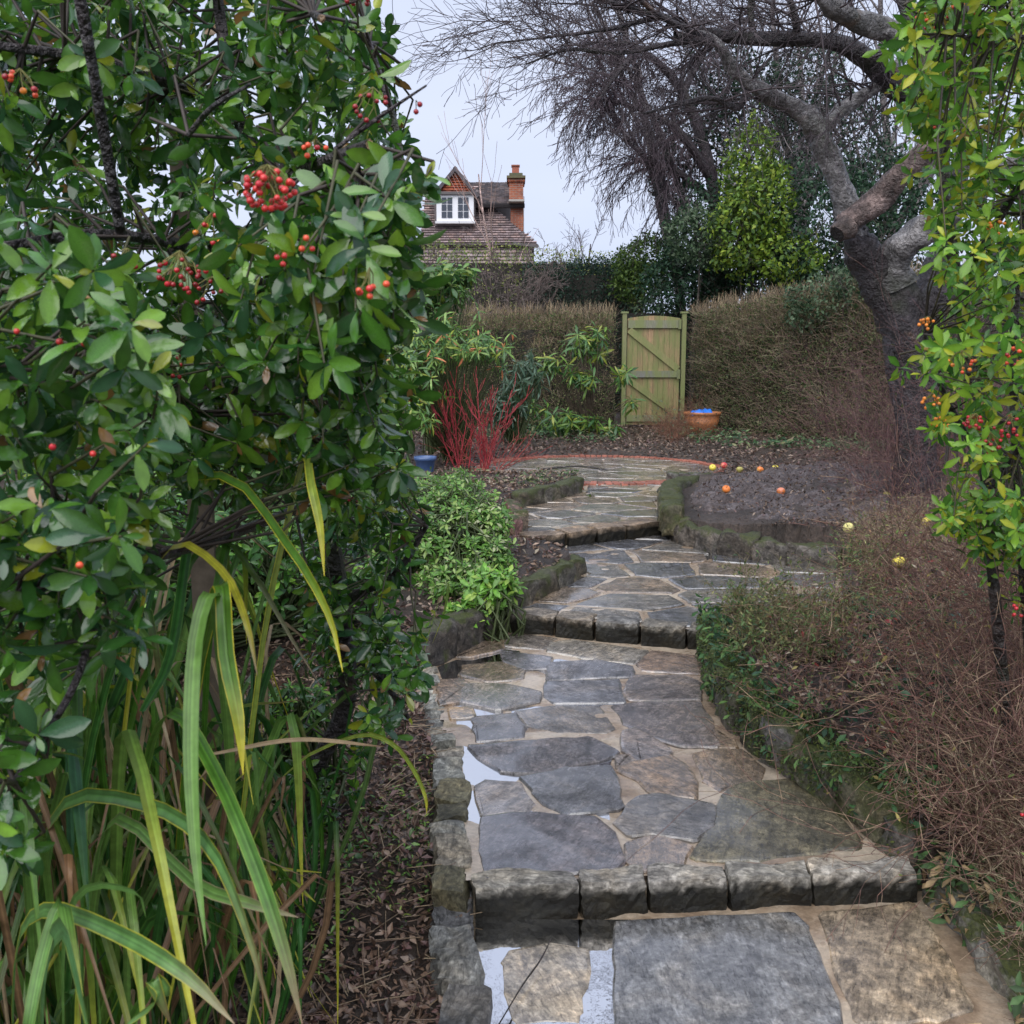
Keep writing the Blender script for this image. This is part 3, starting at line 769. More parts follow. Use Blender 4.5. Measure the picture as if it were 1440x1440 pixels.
def plant_leaves(root, mat, P, A, Nn, S, cols, tm_near, tm_rest, keep=300, name='leaf', rest='foliage', variants=8):
    """the 300 largest-looking leaves as parts, the others joined"""
    d = np.linalg.norm(P - np.array([0, 0, CAMH]), axis=1)
    rel = P - np.array([0, 0, CAMH]); dep = rel[:, 1] * CP - rel[:, 2] * SP
    sx = 720 + F * rel[:, 0] / dep; sy = 720 - F * (rel[:, 1] * SP + rel[:, 2] * CP) / dep
    vis = (sx > -10) & (sx < 1450) & (sy > -10) & (sy < 1450) & (dep > .2)
    big = np.where(vis, S / d, 0); o = np.argsort(-big); near = o[:keep]; far = o[keep:]
    if len(far):
        g = Geo(); add_leaves(g, tm_rest, P[far], A[far], Nn[far], S[far], cols[far]); g.build(rest, mat, root, 'stuff')
    vm = []
    ci = near[np.argsort(cols[near].sum(1))]
    for k in range(variants):
        c = cols[ci[int((k + .5) / variants * len(ci))]]
        g = Geo(); add_leaves(g, tm_near if k % 2 else LT_near2 if tm_near is LT_near else tm_near, np.zeros((1, 3)), np.array([[0, 1., 0]]), np.array([[0, 0, 1.]]), np.ones(1), np.array([c]))
        vm.append(g.mesh(name, mat))
    rank = {int(i): k for k, i in enumerate(ci)}
    M = frames(A[near], Nn[near]); base = Vector(root.location)
    for q, i in enumerate(near):
        o_ = bpy.data.objects.new(name, vm[min(variants - 1, rank[int(i)] * variants // len(ci))]); COL.objects.link(o_); o_.parent = root
        m3 = Matrix([list(M[q][0]), list(M[q][1]), list(M[q][2])]).transposed().to_4x4()
        o_.matrix_basis = Matrix.Translation(Vector(P[i]) - base) @ m3 @ Matrix.Scale(float(S[i]), 4)

DKG = (.038, .115, .022); MDG = (.075, .20, .025); LTG = (.17, .33, .035); YLG = (.32, .36, .03); BLG = (.04, .115, .045)

# ---------------------------------------------------------------- left berry shrub
def berry_mesh(col):
    g = Geo(); V = []; f = []; n, m = 8, 5
    for i in range(m + 1):
        for k in range(n):
            a = math.pi * i / m; t = 2 * math.pi * k / n; rr = math.sin(a) * (1 if i else 0)
            V.append((rr * math.cos(t), rr * math.sin(t), math.cos(a) * .95))
    for i in range(m):
        for k in range(n): f.append((i * n + k, (i + 1) * n + k, (i + 1) * n + (k + 1) % n, i * n + (k + 1) % n))
    C = np.tile(np.array(col, float), (len(V), 1)); C[-n:] *= .15; C[-2 * n:-n] *= .8
    g.add(V, f, C); return g.mesh('berry', M_berry)
BER = [berry_mesh(c) for c in ((.62, .035, .03), (.5, .02, .03), (.75, .09, .03), (.3, .015, .02), (.8, .25, .03))]
def cluster(root, c, n, rad, br, kinds, stem_from=None, squash=(1, 1, .75)):
    c = np.array(c); base = Vector(root.location)
    g = Geo(); pts = []
    tries = 0
    while len(pts) < n and tries < n * 60:
        tries += 1
        v = rdir(1)[0] * rad * rng.uniform(.55, 1) ** .5 * squash
        if all(np.linalg.norm(v - q) > br * 1.45 for q in pts): pts.append(v)
    hub = c + np.array([0, 0, rad * .9])
    P = c + np.array(pts)
    a = np.tile(hub, (len(P), 1)); mid = (a + P) / 2 + rng.normal(0, rad * .1, P.shape)
    segs_geo(g, np.vstack([a, mid]), np.vstack([mid, P]), np.full(2 * len(P), .0008), np.full(2 * len(P), .0007), (.16, .15, .04))
    if stem_from is not None:
        segs_geo(g, [stem_from], [hub], [.0016], [.0013], (.1, .08, .04))
    st = g.build('berry_cluster', M_twig, root)
    for p in P:
        o_ = bpy.data.objects.new('berry', BER[kinds[rng.integers(len(kinds))]]); COL.objects.link(o_); o_.parent = st
        o_.matrix_basis = Matrix.Translation(Vector(p)) @ Matrix.Rotation(rng.random() * 6, 4, 'X') @ Matrix.Scale(br * rng.uniform(.85, 1.1), 4)

BARKD = (.035, .028, .03)
root = empty('berry_shrub', at(420, 1190, 2.85), 'large glossy dark green shrub with red berry clusters leaning over the left of the path', 'shrub')
limbs = [
 [(415,1200,2.85,.034),(440,1090,2.8,.030),(485,990,2.72,.027),(480,850,2.62,.026),(458,700,2.5,.024),(470,560,2.35,.021),(410,430,2.2,.019),(400,300,2.1,.017),(330,150,2.1,.014),(300,-60,2.1,.01)],
 [(470,560,2.35,.016),(525,440,2.1,.013),(560,330,2.0,.010),(560,200,2.0,.007),(520,60,2.1,.005)],
 [(450,620,2.4,.013),(300,590,1.9,.010),(120,560,1.5,.008),(-60,520,1.3,.006)],
 [(410,430,2.2,.013),(300,360,1.9,.011),(150,330,1.6,.009),(-20,350,1.4,.006)],
 [(330,150,2.1,.01),(150,90,1.8,.009),(-30,60,1.6,.006)],
 [(480,850,2.62,.014),(560,800,2.5,.010),(600,740,2.4,.006)],
 [(482,900,2.65,.012),(540,960,2.5,.009),(575,1010,2.5,.005)],
 [(460,700,2.5,.013),(300,760,1.8,.010),(140,800,1.35,.008),(-40,860,1.15,.006)],
 [(140,800,1.35,.006),(110,950,1.2,.005),(20,1100,1.15,.004)],
 [(105,-40,1.4,.008),(125,70,1.45,.008),(140,150,1.5,.008),(170,330,1.6,.008)],
 [(265,190,1.6,.004),(300,150,1.5,.004),(352,118,1.45,.002)],
 [(470,210,1.5,.003),(540,160,1.5,.003),(600,120,1.5,.0015)],
]
g = Geo(); LS = []
for l in limbs:
    LS.append(tube(g, W(l), BARKD, 8, 6, .14)[:, :3])
g.build('branch', M_bark, root)
# pruned stubs with pale sawn ends
for l in ([(400,250,1.75,.010),(460,225,1.6,.0085),(520,203,1.5,.0075)], [(455,380,1.7,.010),(480,300,1.55,.0095),(506,246,1.45,.008)], [(440,20,1.6,.006),(452,26,1.5,.006)]):
    g = Geo(); S_ = tube(g, W(l), BARKD, 8, 5, .1, True, (.62, .42, .24)); g.build('pruned_branch', M_bark, root); LS.append(S_[:, :3])
LP = np.concatenate(LS)
polyA = [(-160,-160),(470,-160),(500,-10),(540,60),(560,160),(590,240),(585,330),(550,400),(555,480),(568,600),(555,690),(510,690),(420,640),(330,610),(230,620),(200,760),(160,900),(150,990),(20,1060),(-160,1080)]
polyB = [(440,640),(565,640),(575,700),(555,760),(575,860),(600,940),(560,1040),(515,1050),(500,1000),(440,960),(420,880)]
polyN = [(-160,280),(140,330),(210,450),(240,560),(220,700),(170,830),(170,930),(60,990),(20,1220),(-160,1260)]
polyR = [(330,300),(600,260),(600,420),(560,480),(520,560),(420,520),(330,430)]
def px_pos(poly, n, y0, y1):
    q = inpoly_px(poly, n); Y = rng.uniform(y0, y1, n); return np.array([at(a, b, c) for (a, b), c in zip(q, Y)])
SP_ = np.concatenate([px_pos(polyA, 900, 1.6, 3.1), px_pos(polyB, 110, 2.2, 2.9), px_pos(polyN, 150, 1.05, 1.6), px_pos(polyR, 60, 1.25, 1.8), px_pos([(200,420),(440,440),(575,480),(560,700),(450,690),(220,680)], 120, 1.5, 2.4),
      px_pos([(430,300),(600,180),(600,260),(520,330),(560,420),(500,440)], 14, 1.15, 1.5), px_pos([(420,900),(520,870),(520,1080),(470,1180),(400,1180)], 14, 2.6, 3.0),
      px_pos([(-160,-160),(500,-160),(540,80),(560,200),(300,250),(-160,260)], 150, 1.9, 3.2)])
near_i = np.array([np.argmin(np.sum((LP - p) ** 2, 1)) for p in SP_]); src = LP[near_i]
vec = SP_ - src; ln = np.linalg.norm(vec, axis=1)
ax = nrm(nrm(vec) * .6 + rdir(len(SP_)) * .55 + np.array([0, -.25, .25]))
# connecting twigs
g = Geo(); m1 = src + vec * .5 + rng.normal(0, .03, vec.shape) + [0, 0, .02]
k = ln < .45
segs_geo(g, src[k], m1[k], np.full(k.sum(), .0035), np.full(k.sum(), .0025), (.045, .035, .03), 5)
segs_geo(g, m1[k], SP_[k], np.full(k.sum(), .0025), np.full(k.sum(), .0015), (.06, .06, .03), 5)
g.build('twig', M_twig, root, 'stuff')
P, A, Nn, S = sprigs(SP_, ax, 10, .05, (30, 115), .035, .25, .35)
K2 = sprigs(SP_ - ax * .05 + rng.normal(0, .02, SP_.shape), ax + rdir(len(SP_)) * .6, 6, .045, (40, 120), .03, .3, .4)
P = np.concatenate([P, K2[0]]); A = np.concatenate([A, K2[1]]); Nn = np.concatenate([Nn, K2[2]]); S = np.concatenate([S, K2[3]])
cols = palette(len(P), [DKG, MDG, LTG, YLG, BLG], [.30, .36, .18, .035, .125])
k_ = rng.random(len(cols)) < .012; cols[k_] = (.28, .15, .05)
plant_leaves(root, M_leaf, P, A, Nn, S, cols, LT_near, LT_near)
for (px, py, Y, n, rad, ks) in ((378, 268, 1.12, 46, .030, [0, 0, 1, 0]), (428, 345, 1.12, 3, .012, [2, 0]), (395, 365, 1.15, 3, .010, [0, 1]), (520, 400, 1.1, 5, .020, [0, 2]), (540, 402, 1.08, 1, .004, [2]),
        (255, 385, 1.4, 26, .035, [3, 3, 1]), (180, 370, 1.4, 9, .022, [3, 1]), (30, 120, 1.3, 8, .022, [4, 2, 3]), (95, 480, 1.15, 7, .024, [1, 0]), (22, 465, 1.1, 1, .004, [0]),
        (110, 793, 1.0, 1, .004, [2]), (75, 628, 1.1, 1, .004, [1]), (135, 638, 1.1, 1, .004, [0]), (445, 215, 1.3, 5, .018, [1, 2]), (525, 150, 1.5, 10, .03, [3]),
        (300, 325, 1.5, 8, .03, [1, 4]), (585, 150, 1.5, 2, .01, [3]), (495, 700, 2.3, 14, .03, [1, 0]), (475, 555, 2.2, 3, .012, [1]), (505, 5, 1.6, 6, .02, [3]), (240, 515, 1.6, 6, .03, [3, 1]), (300,415,1.5,8,.03,[3,1])):
    cluster(root, at(px, py, Y), n, rad, .0039, ks)

# wooden post inside the shrub
g = Geo(); b0 = lv(292, 1180, .05); b0 = np.array([at(292, 900, 2.3)[0], 2.3, 0.05])
v, f = box_vf(b0 + [0, 0, 1.0], .055, .055, 2.0, .2); g.add(v, f, (.15, .12, .09))
post = g.build('wooden_post', M_wood, None, None, False, origin=b0)
tag(post, 'grey brown wooden post standing inside the left berry shrub', 'post')

# ---------------------------------------------------------------- strap-leaved clump, lower left
def blade(P, wmax, c0, c1, tipc, twist=0.0, fold=.25, n=14, mat=None):
    """P: 3..5 control points; ribbon with a keel, tapering to the tip, tip coloured tipc"""
    S_ = spline(np.asarray(P, float), max(3, n // (len(P) - 1))); m = len(S_); d = nrm(np.gradient(S_, axis=0))
    g = Geo(); V = []; C = []; stripe = rng.uniform(.65, 1.3, 11); stripe[5] = 1.4
    side0 = np.cross(d[m // 2], np.array([0, -1, .35])); side0 /= np.linalg.norm(side0) + 1e-9
    for i in range(m):
        u = i / (m - 1); wv = wmax * .5 * (.55 + .45 * min(1, u * 4)) * (1 - max(0, (u - .68) / .32) ** 1.7) + .0004
        s = side0 - d[i] * side0.dot(d[i]); s /= np.linalg.norm(s) + 1e-9
        nn = np.cross(s, d[i]); a = twist * u; s2 = s * math.cos(a) + nn * math.sin(a); n2 = np.cross(s2, d[i])
        t = max(0, (u - .72) / .28) ** 1.2
        for qi, q in enumerate(np.linspace(-1, 1, 11)):
            V.append(S_[i] + s2 * wv * q + n2 * wv * fold * (1 - abs(q)) * -1)
            base = np.array(c1 if abs(q) == 1 else c0) * stripe[qi]
            C.append(base * (1 - t) + np.array(tipc) * t)
    f = []
    for i in range(m - 1):
        for k in range(10): a = i * 11 + k; f.append((a, a + 1, a + 12, a + 11))
    g.add(V, f, np.array(C)); return g
GB = (.06, .16, .02); GB2 = (.035, .12, .025); YB = (.48, .46, .04); BRN = (.20, .125, .07); GL = (.12, .24, .05); STR = (.36, .28, .17)
iris = empty('strap_leaved_plant', at(190, 1420, 1.75), 'arching clump of long green strap leaves with yellow and brown tips at the lower left', 'plant')
hero = [  # px,py,Y along the blade, width, colours
 ([(330,1350,1.75),(325,1100,1.6),(310,900,1.4),(297,832,1.27),(275,900,1.22),(268,1050,1.15),(275,1200,1.1),(290,1330,1.05)], .024, GL, GL, GL),
 ([(240,1350,1.75),(270,1000,1.6),(300,850,1.4),(312,826,1.3),(318,920,1.26),(335,1010,1.22),(342,1090,1.2)], .026, GB, YB, YB),
 ([(100,1300,1.95),(130,900,1.95),(180,720,1.85),(310,668,1.6),(400,760,1.4),(460,860,1.3),(482,945,1.25)], .016, GB, YB, YB),
 ([(150,1400,1.7),(200,1100,1.55),(240,1000,1.35),(300,1080,1.2),(360,1220,1.08),(400,1340,1.0),(425,1440,.95)], .022, GB, (.16, .25, .04), BRN),
 ([(60,1500,1.7),(50,1250,1.6),(90,1130,1.4),(200,1130,1.25),(285,1180,1.12),(340,1290,1.02),(385,1440,.95)], .024, (.08, .19, .05), YB, BRN),
 ([(20,1560,1.4),(20,1350,1.3),(60,1280,1.2),(160,1310,1.05),(260,1370,.98),(330,1440,.95)], .024, (.1, .22, .06), YB, STR),
 ([(120,1500,1.6),(100,1200,1.6),(98,1040,1.5),(110,1130,1.4),(125,1290,1.3)], .024, (.04, .12, .07), GB2, GB2),
 ([(120,1500,1.6),(130,1250,1.5),(165,1150,1.35),(270,1240,1.2),(350,1270,1.15),(420,1290,1.12)], .020, GL, STR, STR),
 ([(330,1250,1.95),(370,900,1.85),(415,690,1.7),(430,640,1.6),(437,680,1.5),(450,740,1.45),(456,810,1.42)], .018, (.2, .3, .05), YB, YB),
 ([(25,1560,1.0),(40,1440,1.0),(60,1340,1.05),(85,1270,1.1),(100,1330,1.05),(120,1440,1.0)], .018, (.12, .25, .05), (.2, .32, .06), YB),
 ([(60,1560,1.3),(60,1380,1.15),(85,1305,1.0),(110,1390,.95),(130,1480,.9)], .03, (.06, .15, .05), GL, GL),
 ([(200,1000,1.4),(240,920,1.5),(262,780,1.7),(285,640,1.9)], .022, GB2, GL, GL),
 ([(290,900,1.7),(320,760,1.85),(350,640,2.0)], .022, GB, (.14, .25, .05), YB),
 ([(330,1250,1.95),(400,1090,2.1),(500,1035,2.25),(550,1045,2.3),(580,1080,2.2),(598,1120,2.15),(600,1145,2.15)], .014, (.2, .3, .05), YB, YB),
 ([(585,960,3.4),(612,860,3.4),(630,820,3.4),(625,860,3.4),(608,905,3.4)], .012, (.15, .25, .05), YB, YB),
 ([(90,1500,1.4),(90,1320,1.3),(120,1250,1.2),(190,1255,1.15),(205,1290,1.1)], .012, (.12, .25, .06), GL, GL),
 ([(180,1440,1.0),(230,1400,1.0),(215,1380,1.0),(240,1440,1.0)], .02, (.1, .2, .05), YB, BRN),
 ([(300,1060,1.5),(420,1040,1.6),(540,1050,1.7)], .008, STR, STR, BRN),
 ([(150,1300,1.8),(190,900,1.7),(240,770,1.5),(310,800,1.4),(345,870,1.3),(362,950,1.25)], .014, YB, BRN, BRN),
]
for P_, wd, c0, c1, ct in hero:
    blade([at(*p) for p in P_], wd * .8, c0, c1, ct, rng.uniform(-.4, .4)).build('leaf_blade', M_blade, iris)
bx0 = at(190, 1420, 1.75)[:2]
for k in range(360):
    a = rng.uniform(0, 6.28); rr = .34 * math.sqrt(rng.random())
    b = np.array([-.98 + rr * math.cos(a) * 1.0, 1.95 + rr * math.sin(a) * 1.1, -.02])
    lean = nrm(np.array([math.cos(a) * rr * 1.3 + rng.normal(.02, .2), math.sin(a) * rr * 1.6 + rng.normal(0, .22) - .06, 1.25])); Lb = rng.uniform(.6, 1.55)
    mid = b + lean * Lb * .5; dr = nrm(np.array([lean[0], lean[1], .001]))
    tip = b + lean * Lb * .85 + dr * Lb * rng.uniform(.05, .45) - np.array([0, 0, Lb * rng.uniform(0, .5)])
    k4 = (b + lean * Lb * .8 + dr * Lb * .08)
    dead = rng.random() < .22
    if tip[1] < .95 or mid[1] < .95 or tip[0] / tip[1] > -.2 or k4[0] / k4[1] > -.22: continue
    if dead: c0 = c1 = STR if rng.random() < .5 else BRN; ct = BRN
    else: c0 = (GB, GB2, GL)[rng.integers(3)]; c1 = (GL, (.14, .24, .05), c0)[rng.integers(3)]; ct = (c0, YB, BRN)[rng.integers(3)]
    blade([b, mid, k4, tip], rng.uniform(.009, .021) * (.6 if dead else 1), c0, c1, ct, rng.uniform(-1, 1), n=12).build('leaf_blade', M_blade, iris)

gx_ = Geo()
for k in range(420):
    b = np.array([rng.uniform(-1.5, -.52), rng.uniform(1.7, 2.6), -.02]); Lb = rng.uniform(.5, 1.25)
    lean = nrm(np.array([rng.normal(.05, .3), rng.normal(-.08, .2), 1.2])); dr = nrm(np.array([rng.normal(.1, 1), rng.normal(-.3, .6), .001]))
    k4 = b + lean * Lb * .75 + dr * Lb * .1; tip = b + lean * Lb * .8 + dr * Lb * rng.uniform(.1, .5) - np.array([0, 0, Lb * rng.uniform(.05, .65)])
    if tip[0] / tip[1] > -.19 or tip[1] < 1.05: continue
    dead = rng.random() < .22; c0 = (STR if rng.random() < .5 else BRN) if dead else ((.03, .08, .025), GB2, GB, (.1, .18, .05))[rng.integers(4)]
    o_ = blade([b, b + lean * Lb * .45, k4, tip], rng.uniform(.006, .014), c0, c0, BRN if dead else (c0, YB)[rng.integers(2)], rng.uniform(-1, 1), n=10)
    gx_.V += o_.V; gx_.C += o_.C
    for kk_, L_ in o_.F.items(): gx_.F.setdefault(kk_, []).extend([q + gx_.n for q in L_])
    gx_.n += o_.n
gx_.build('narrow_blades', M_blade, iris, 'stuff')

# ---------------------------------------------------------------- right berry shrub
rs = empty('berry_shrub', at(1380, 1170, 2.55), 'yellow green leafy shrub with orange and red berries filling the upper right edge', 'shrub')
g = Geo(); LS = []
for l in ([(1430,1180,2.9,.018),(1415,1000,2.8,.016),(1395,800,2.65,.015),(1380,600,2.5,.017),(1345,400,2.5,.016),(1330,200,2.5,.013),(1400,20,2.5,.01),(1440,-120,2.5,.006)],
          [(1345,400,2.5,.012),(1410,300,2.4,.01),(1480,180,2.3,.008)], [(1380,640,2.5,.01),(1330,560,2.4,.008),(1300,470,2.4,.005)], [(1385,700,2.5,.01),(1440,620,2.4,.008),(1520,500,2.3,.006)],
          [(1330,200,2.5,.01),(1300,110,2.4,.008),(1290,20,2.4,.005)], [(1480,50,2.0,.003),(1380,52,2.0,.003),(1320,48,2.0,.002)], [(1388,760,2.6,.008),(1450,700,2.5,.006),(1500,640,2.5,.004)],
          [(1460,1100,2.9,.014),(1435,760,2.7,.012),(1425,500,2.6,.01),(1440,300,2.6,.008)]):
    LS.append(tube(g, W(l), (.04, .032, .03), 7, 5, .12)[:, :3])
g.build('branch', M_bark, rs)
LP = np.concatenate(LS)
pR = [(1300,-80),(1270,60),(1262,150),(1300,230),(1310,300),(1340,380),(1320,440),(1290,470),(1300,520),(1320,560),(1305,600),(1325,640),(1325,700),(1350,770),(1440,800),(1600,800),(1600,-100)]
SPR = np.concatenate([px_pos(pR, 760, 2.1, 3.2), px_pos(pR, 90, 1.8, 2.1), px_pos([(1345,700),(1600,700),(1600,850),(1400,840),(1350,770)], 70, 2.3, 2.9),
    px_pos([(1280,20),(1340,10),(1330,200),(1270,170)], 16, 2.2, 2.6)])
ni = np.array([np.argmin(np.sum((LP - p) ** 2, 1)) for p in SPR]); src = LP[ni]; vec = SPR - src
g = Geo(); n_ = len(SPR)
m1 = src + vec * .5 + rng.normal(0, .02, vec.shape)
kk = np.linalg.norm(vec, axis=1) < .42; nk = kk.sum(); segs_geo(g, src[kk], m1[kk], np.full(nk, .003), np.full(nk, .002), (.05, .04, .03), 4); segs_geo(g, m1[kk], SPR[kk], np.full(nk, .002), np.full(nk, .0013), (.07, .06, .03), 4)
g.build('twig', M_twig, rs, 'stuff')
ax = nrm(nrm(vec) * .5 + rdir(n_) * .55 + np.array([-.1, -.25, .3]))
P, A, Nn, S = sprigs(SPR, ax, 9, .036, (30, 110), .04, .25, .2)
K2 = sprigs(SPR - ax * .045 + rng.normal(0, .02, SPR.shape), ax + rdir(n_) * .6, 7, .034, (40, 115), .03, .3, .3)
P = np.concatenate([P, K2[0]]); A = np.concatenate([A, K2[1]]); Nn = np.concatenate([Nn, K2[2]]); S = np.concatenate([S, K2[3]])
cols = palette(len(P), [MDG, LTG, YLG, DKG, (.30, .20, .05)], [.3, .38, .22, .08, .02])
plant_leaves(rs, M_leaf_r, P, A, Nn, S, cols, LT_mid, LT_mid)
for (px, py, Y, n, rad, ks) in ((1310, 565, 2.0, 12, .02, [4]), (1322, 595, 2.0, 10, .018, [4]), (1303, 455, 2.1, 10, .016, [4]), (1372, 595, 2.0, 16, .022, [1, 3]), (1390, 625, 2.0, 22, .03, [1, 3]), (1420, 600, 2.0, 12, .03, [1, 3]),
        (1350, 510, 2.0, 9, .03, [4, 2]), (1435, 500, 1.9, 18, .03, [2, 3]), (1300, 30, 2.2, 12, .03, [2, 3]), (1400, 320, 2.2, 10, .02, [4]), (1435, 860, 2.0, 9, .02, [1, 1]), (1330, 180, 2.2, 7, .03, [2, 3]), (1440, 1140, 2.0, 4, .014, [1]), (1350,20,2.2,14,.03,[2,3,4])):
    cluster(rs, at(px, py, Y), n, rad, .004, ks)

# ---------------------------------------------------------------- garden gate
GY = 17.0
def gp(px, py): return at(px, py, GY)
gx0, gx1 = gp(881, 520)[0], gp(955, 520)[0]; gb = gp(0, 597)[2]; gt = gp(0, 444)[2]
def brd(x0, x1, zb, zt, y, th, col, n=1, arch=None):
    v = np.array([[x0, y - th, zb], [x1, y - th, zb], [x1, y, zb], [x0, y, zb], [x0, y - th, zt[0]], [x1, y - th, zt[1]], [x1, y, zt[1]], [x0, y, zt[0]]])
    f = [[0, 1, 5, 4], [1, 2, 6, 5], [2, 3, 7, 6], [3, 0, 4, 7], [4, 5, 6, 7], [3, 2, 1, 0]]
    return v, f
def mk_gatewood():
    m, t, p, o = newmat('algae_stained_wood')
    a = attr(t); v = coords(t, (9, 9, 1)); v2 = coords(t)
    grain = noise(t, v, 9, 5, .6, .4); al = noise(t, coords(t, (3, 3, .8)), 2.2, 4, .6)
    c = mul(t, a.outputs[0], ramp(t, grain, [(.3, .6), (.7, 1.3)]))
    c = mul(t, c, (.16, .19, .06), ramp(t, al, [(.34, .2), (.58, .88)]), 'MIX')
    t.links.new(c, p.inputs['Base Color']); p.inputs['Roughness'].default_value = .6
    bump(t, p, grain, .5, .01); return m
M_gate = mk_gatewood()
gate = empty('garden_gate', (float((gx0 + gx1) / 2), GY, gb), 'tall arched wooden gate stained green with diagonal braces at the end of the garden', 'gate')
nb = 10
for k in range(nb):
    u0, u1 = k / nb, (k + 1) / nb; x0 = gx0 + (gx1 - gx0) * u0 + .0015; x1 = gx0 + (gx1 - gx0) * u1 - .0015
    arc = lambda u: gt - .045 * (2 * u - 1) ** 2
    v, f = brd(x0, x1, gb, (arc(u0), arc(u1)), GY + rng.uniform(0, .006), .022, 0)
    g = Geo(); g.add(v, f, np.array([.34, .2, .12]) * rng.uniform(.8, 1.2)); g.build('board', M_gate, gate, None, False)
def rail(x0, z0, x1, z1, w, y, th, name, col):
    d = np.array([x1 - x0, z1 - z0]); d = d / np.linalg.norm(d); n = np.array([-d[1], d[0]]) * w / 2
    q = [(x0 - n[0], z0 - n[1]), (x1 - n[0], z1 - n[1]), (x1 + n[0], z1 + n[1]), (x0 + n[0], z0 + n[1])]
    v = [(a, y - th, b) for a, b in q] + [(a, y, b) for a, b in q]
    f = [[0, 1, 2, 3], [7, 6, 5, 4], [0, 4, 5, 1], [1, 5, 6, 2], [2, 6, 7, 3], [3, 7, 4, 0]]
    g = Geo(); g.add(v, f, col); return g.build(name, M_gate, gate, None, False)
zr = lambda py: gp(0, py)[2]
rail(gx0 + .01, zr(456), gx1 - .01, zr(456), .13, GY - .025, .035, 'rail', (.2, .19, .16))
rail(gx0 + .01, zr(526), gx1 - .01, zr(526), .11, GY - .025, .035, 'rail', (.17, .16, .17))
rail(gx0 + .01, zr(588), gx1 - .01, zr(588), .11, GY - .025, .03, 'rail', (.2, .19, .14))
rail(gx0 + .03, zr(464), gx1 - .03, zr(519), .11, GY - .027, .032, 'brace', (.26, .22, .1))
rail(gx0 + .03, zr(534), gx1 - .03, zr(583), .10, GY - .027, .032, 'brace', (.26, .22, .1))
for px in (877, 960):
    x = gp(px, 520)[0]; g = Geo()
    v, f = box_vf((x, GY - .01, (gb + gp(0, 440)[2]) / 2 - .04), .07, .1, gp(0, 440)[2] - gb + .06); g.add(v, f, (.2, .19, .1))
    p_ = g.build('gate_post', M_gate, gate, None, False)
    g = Geo(); v, f = box_vf((x, GY - .01, gp(0, 440)[2] + .005), .12, .13, .03); g.add(v, f, (.2, .22, .13)); c_ = g.build('post_cap', M_gate, None, None, False); c_.parent = p_
for py in (456, 526):
    g = Geo(); v, f = box_vf((gx1 - .02, GY - .072, zr(py)), .05, .012, .16); g.add(v, f, (.1, .1, .1)); g.build('hinge', M_gate, gate, None, False)

# ---------------------------------------------------------------- pots
def lathe(prof, n=28, col=(.3, .1, .05), c=(0, 0, 0)):
    V = []; f = []
    for r, z in prof:
        for k in range(n): t = 2 * math.pi * k / n; V.append((c[0] + r * math.cos(t), c[1] + r * math.sin(t), c[2] + z))
    for i in range(len(prof) - 1):
        for k in range(n): a = i * n + k; b = i * n + (k + 1) % n; f.append((a, b, b + n, a + n))
    return np.array(V), np.array(f)
M_terra = simple('terracotta', .5, .4); M_plast = simple('blue_plastic', .3, .5, (.95, 1.05), 30, 0)
pc = at(987, 600, 15.6); pc[2] = float(gz(pc[0], pc[1])) - .02; r_ = 25 / F * 15.8
pot = empty('terracotta_bowl', pc, 'wide ribbed terracotta bowl right of the gate with a blue bag in it', 'pot')
v, f = lathe([(r_ * .55, 0), (r_ * .72, .06), (r_ * .86, .15), (r_ * .93, .22), (r_ * .9, .225), (r_ * .95, .25), (r_ * .92, .26), (r_ * .99, .30), (r_ * 1.03, .31), (r_ * 1.03, .345), (r_ * .93, .345), (r_ * .88, .25)], c=pc)
g = Geo(); g.add(v, f, (.38, .15, .06)); g.build('bowl', M_terra, pot)
v, f = lathe([(r_ * .9, .27), (.001, .29)], c=pc); g = Geo(); g.add(v, f, (.03, .02, .015)); g.build('compost', M_soil, pot)
xs_, ys_ = np.linspace(-1, 1, 9), np.linspace(-1, 1, 7)
bag = grid_geo(xs_ * .17, ys_ * .13, lambda X, Y: .12 - (X / .17) ** 2 * .05 - (Y / .13) ** 2 * .07 + vn(X, Y, .05) * .09)
bag.V[0] = bag.V[0] + pc + [-.03, -.1, .28]; bag.C[0][:] = (.02, .16, .62)
tag(bag.build('plastic_bag', M_plast), 'crumpled bright blue plastic bag lying in the terracotta bowl', 'bag')
bp = at(598, 650, 9.8); bp[2] = float(gz(bp[0], bp[1])); r_ = 15 / F * 10
bpo = empty('blue_pot', bp, 'small blue plastic plant pot behind the green bush on the left', 'pot')
v, f = lathe([(r_ * .75, 0), (r_ * .93, .11), (r_ * 1.02, .115), (r_ * 1.05, .15), (r_ * .95, .15), (r_ * .9, .1)], c=bp); g = Geo(); g.add(v + [0, 0, .03], f, (.06, .11, .25)); g.build('pot', M_plast, bpo)
v, f = lathe([(r_ * .9, .14), (.001, .15)], c=bp); g = Geo(); g.add(v, f, (.03, .02, .015)); g.build('compost', M_soil, bpo)

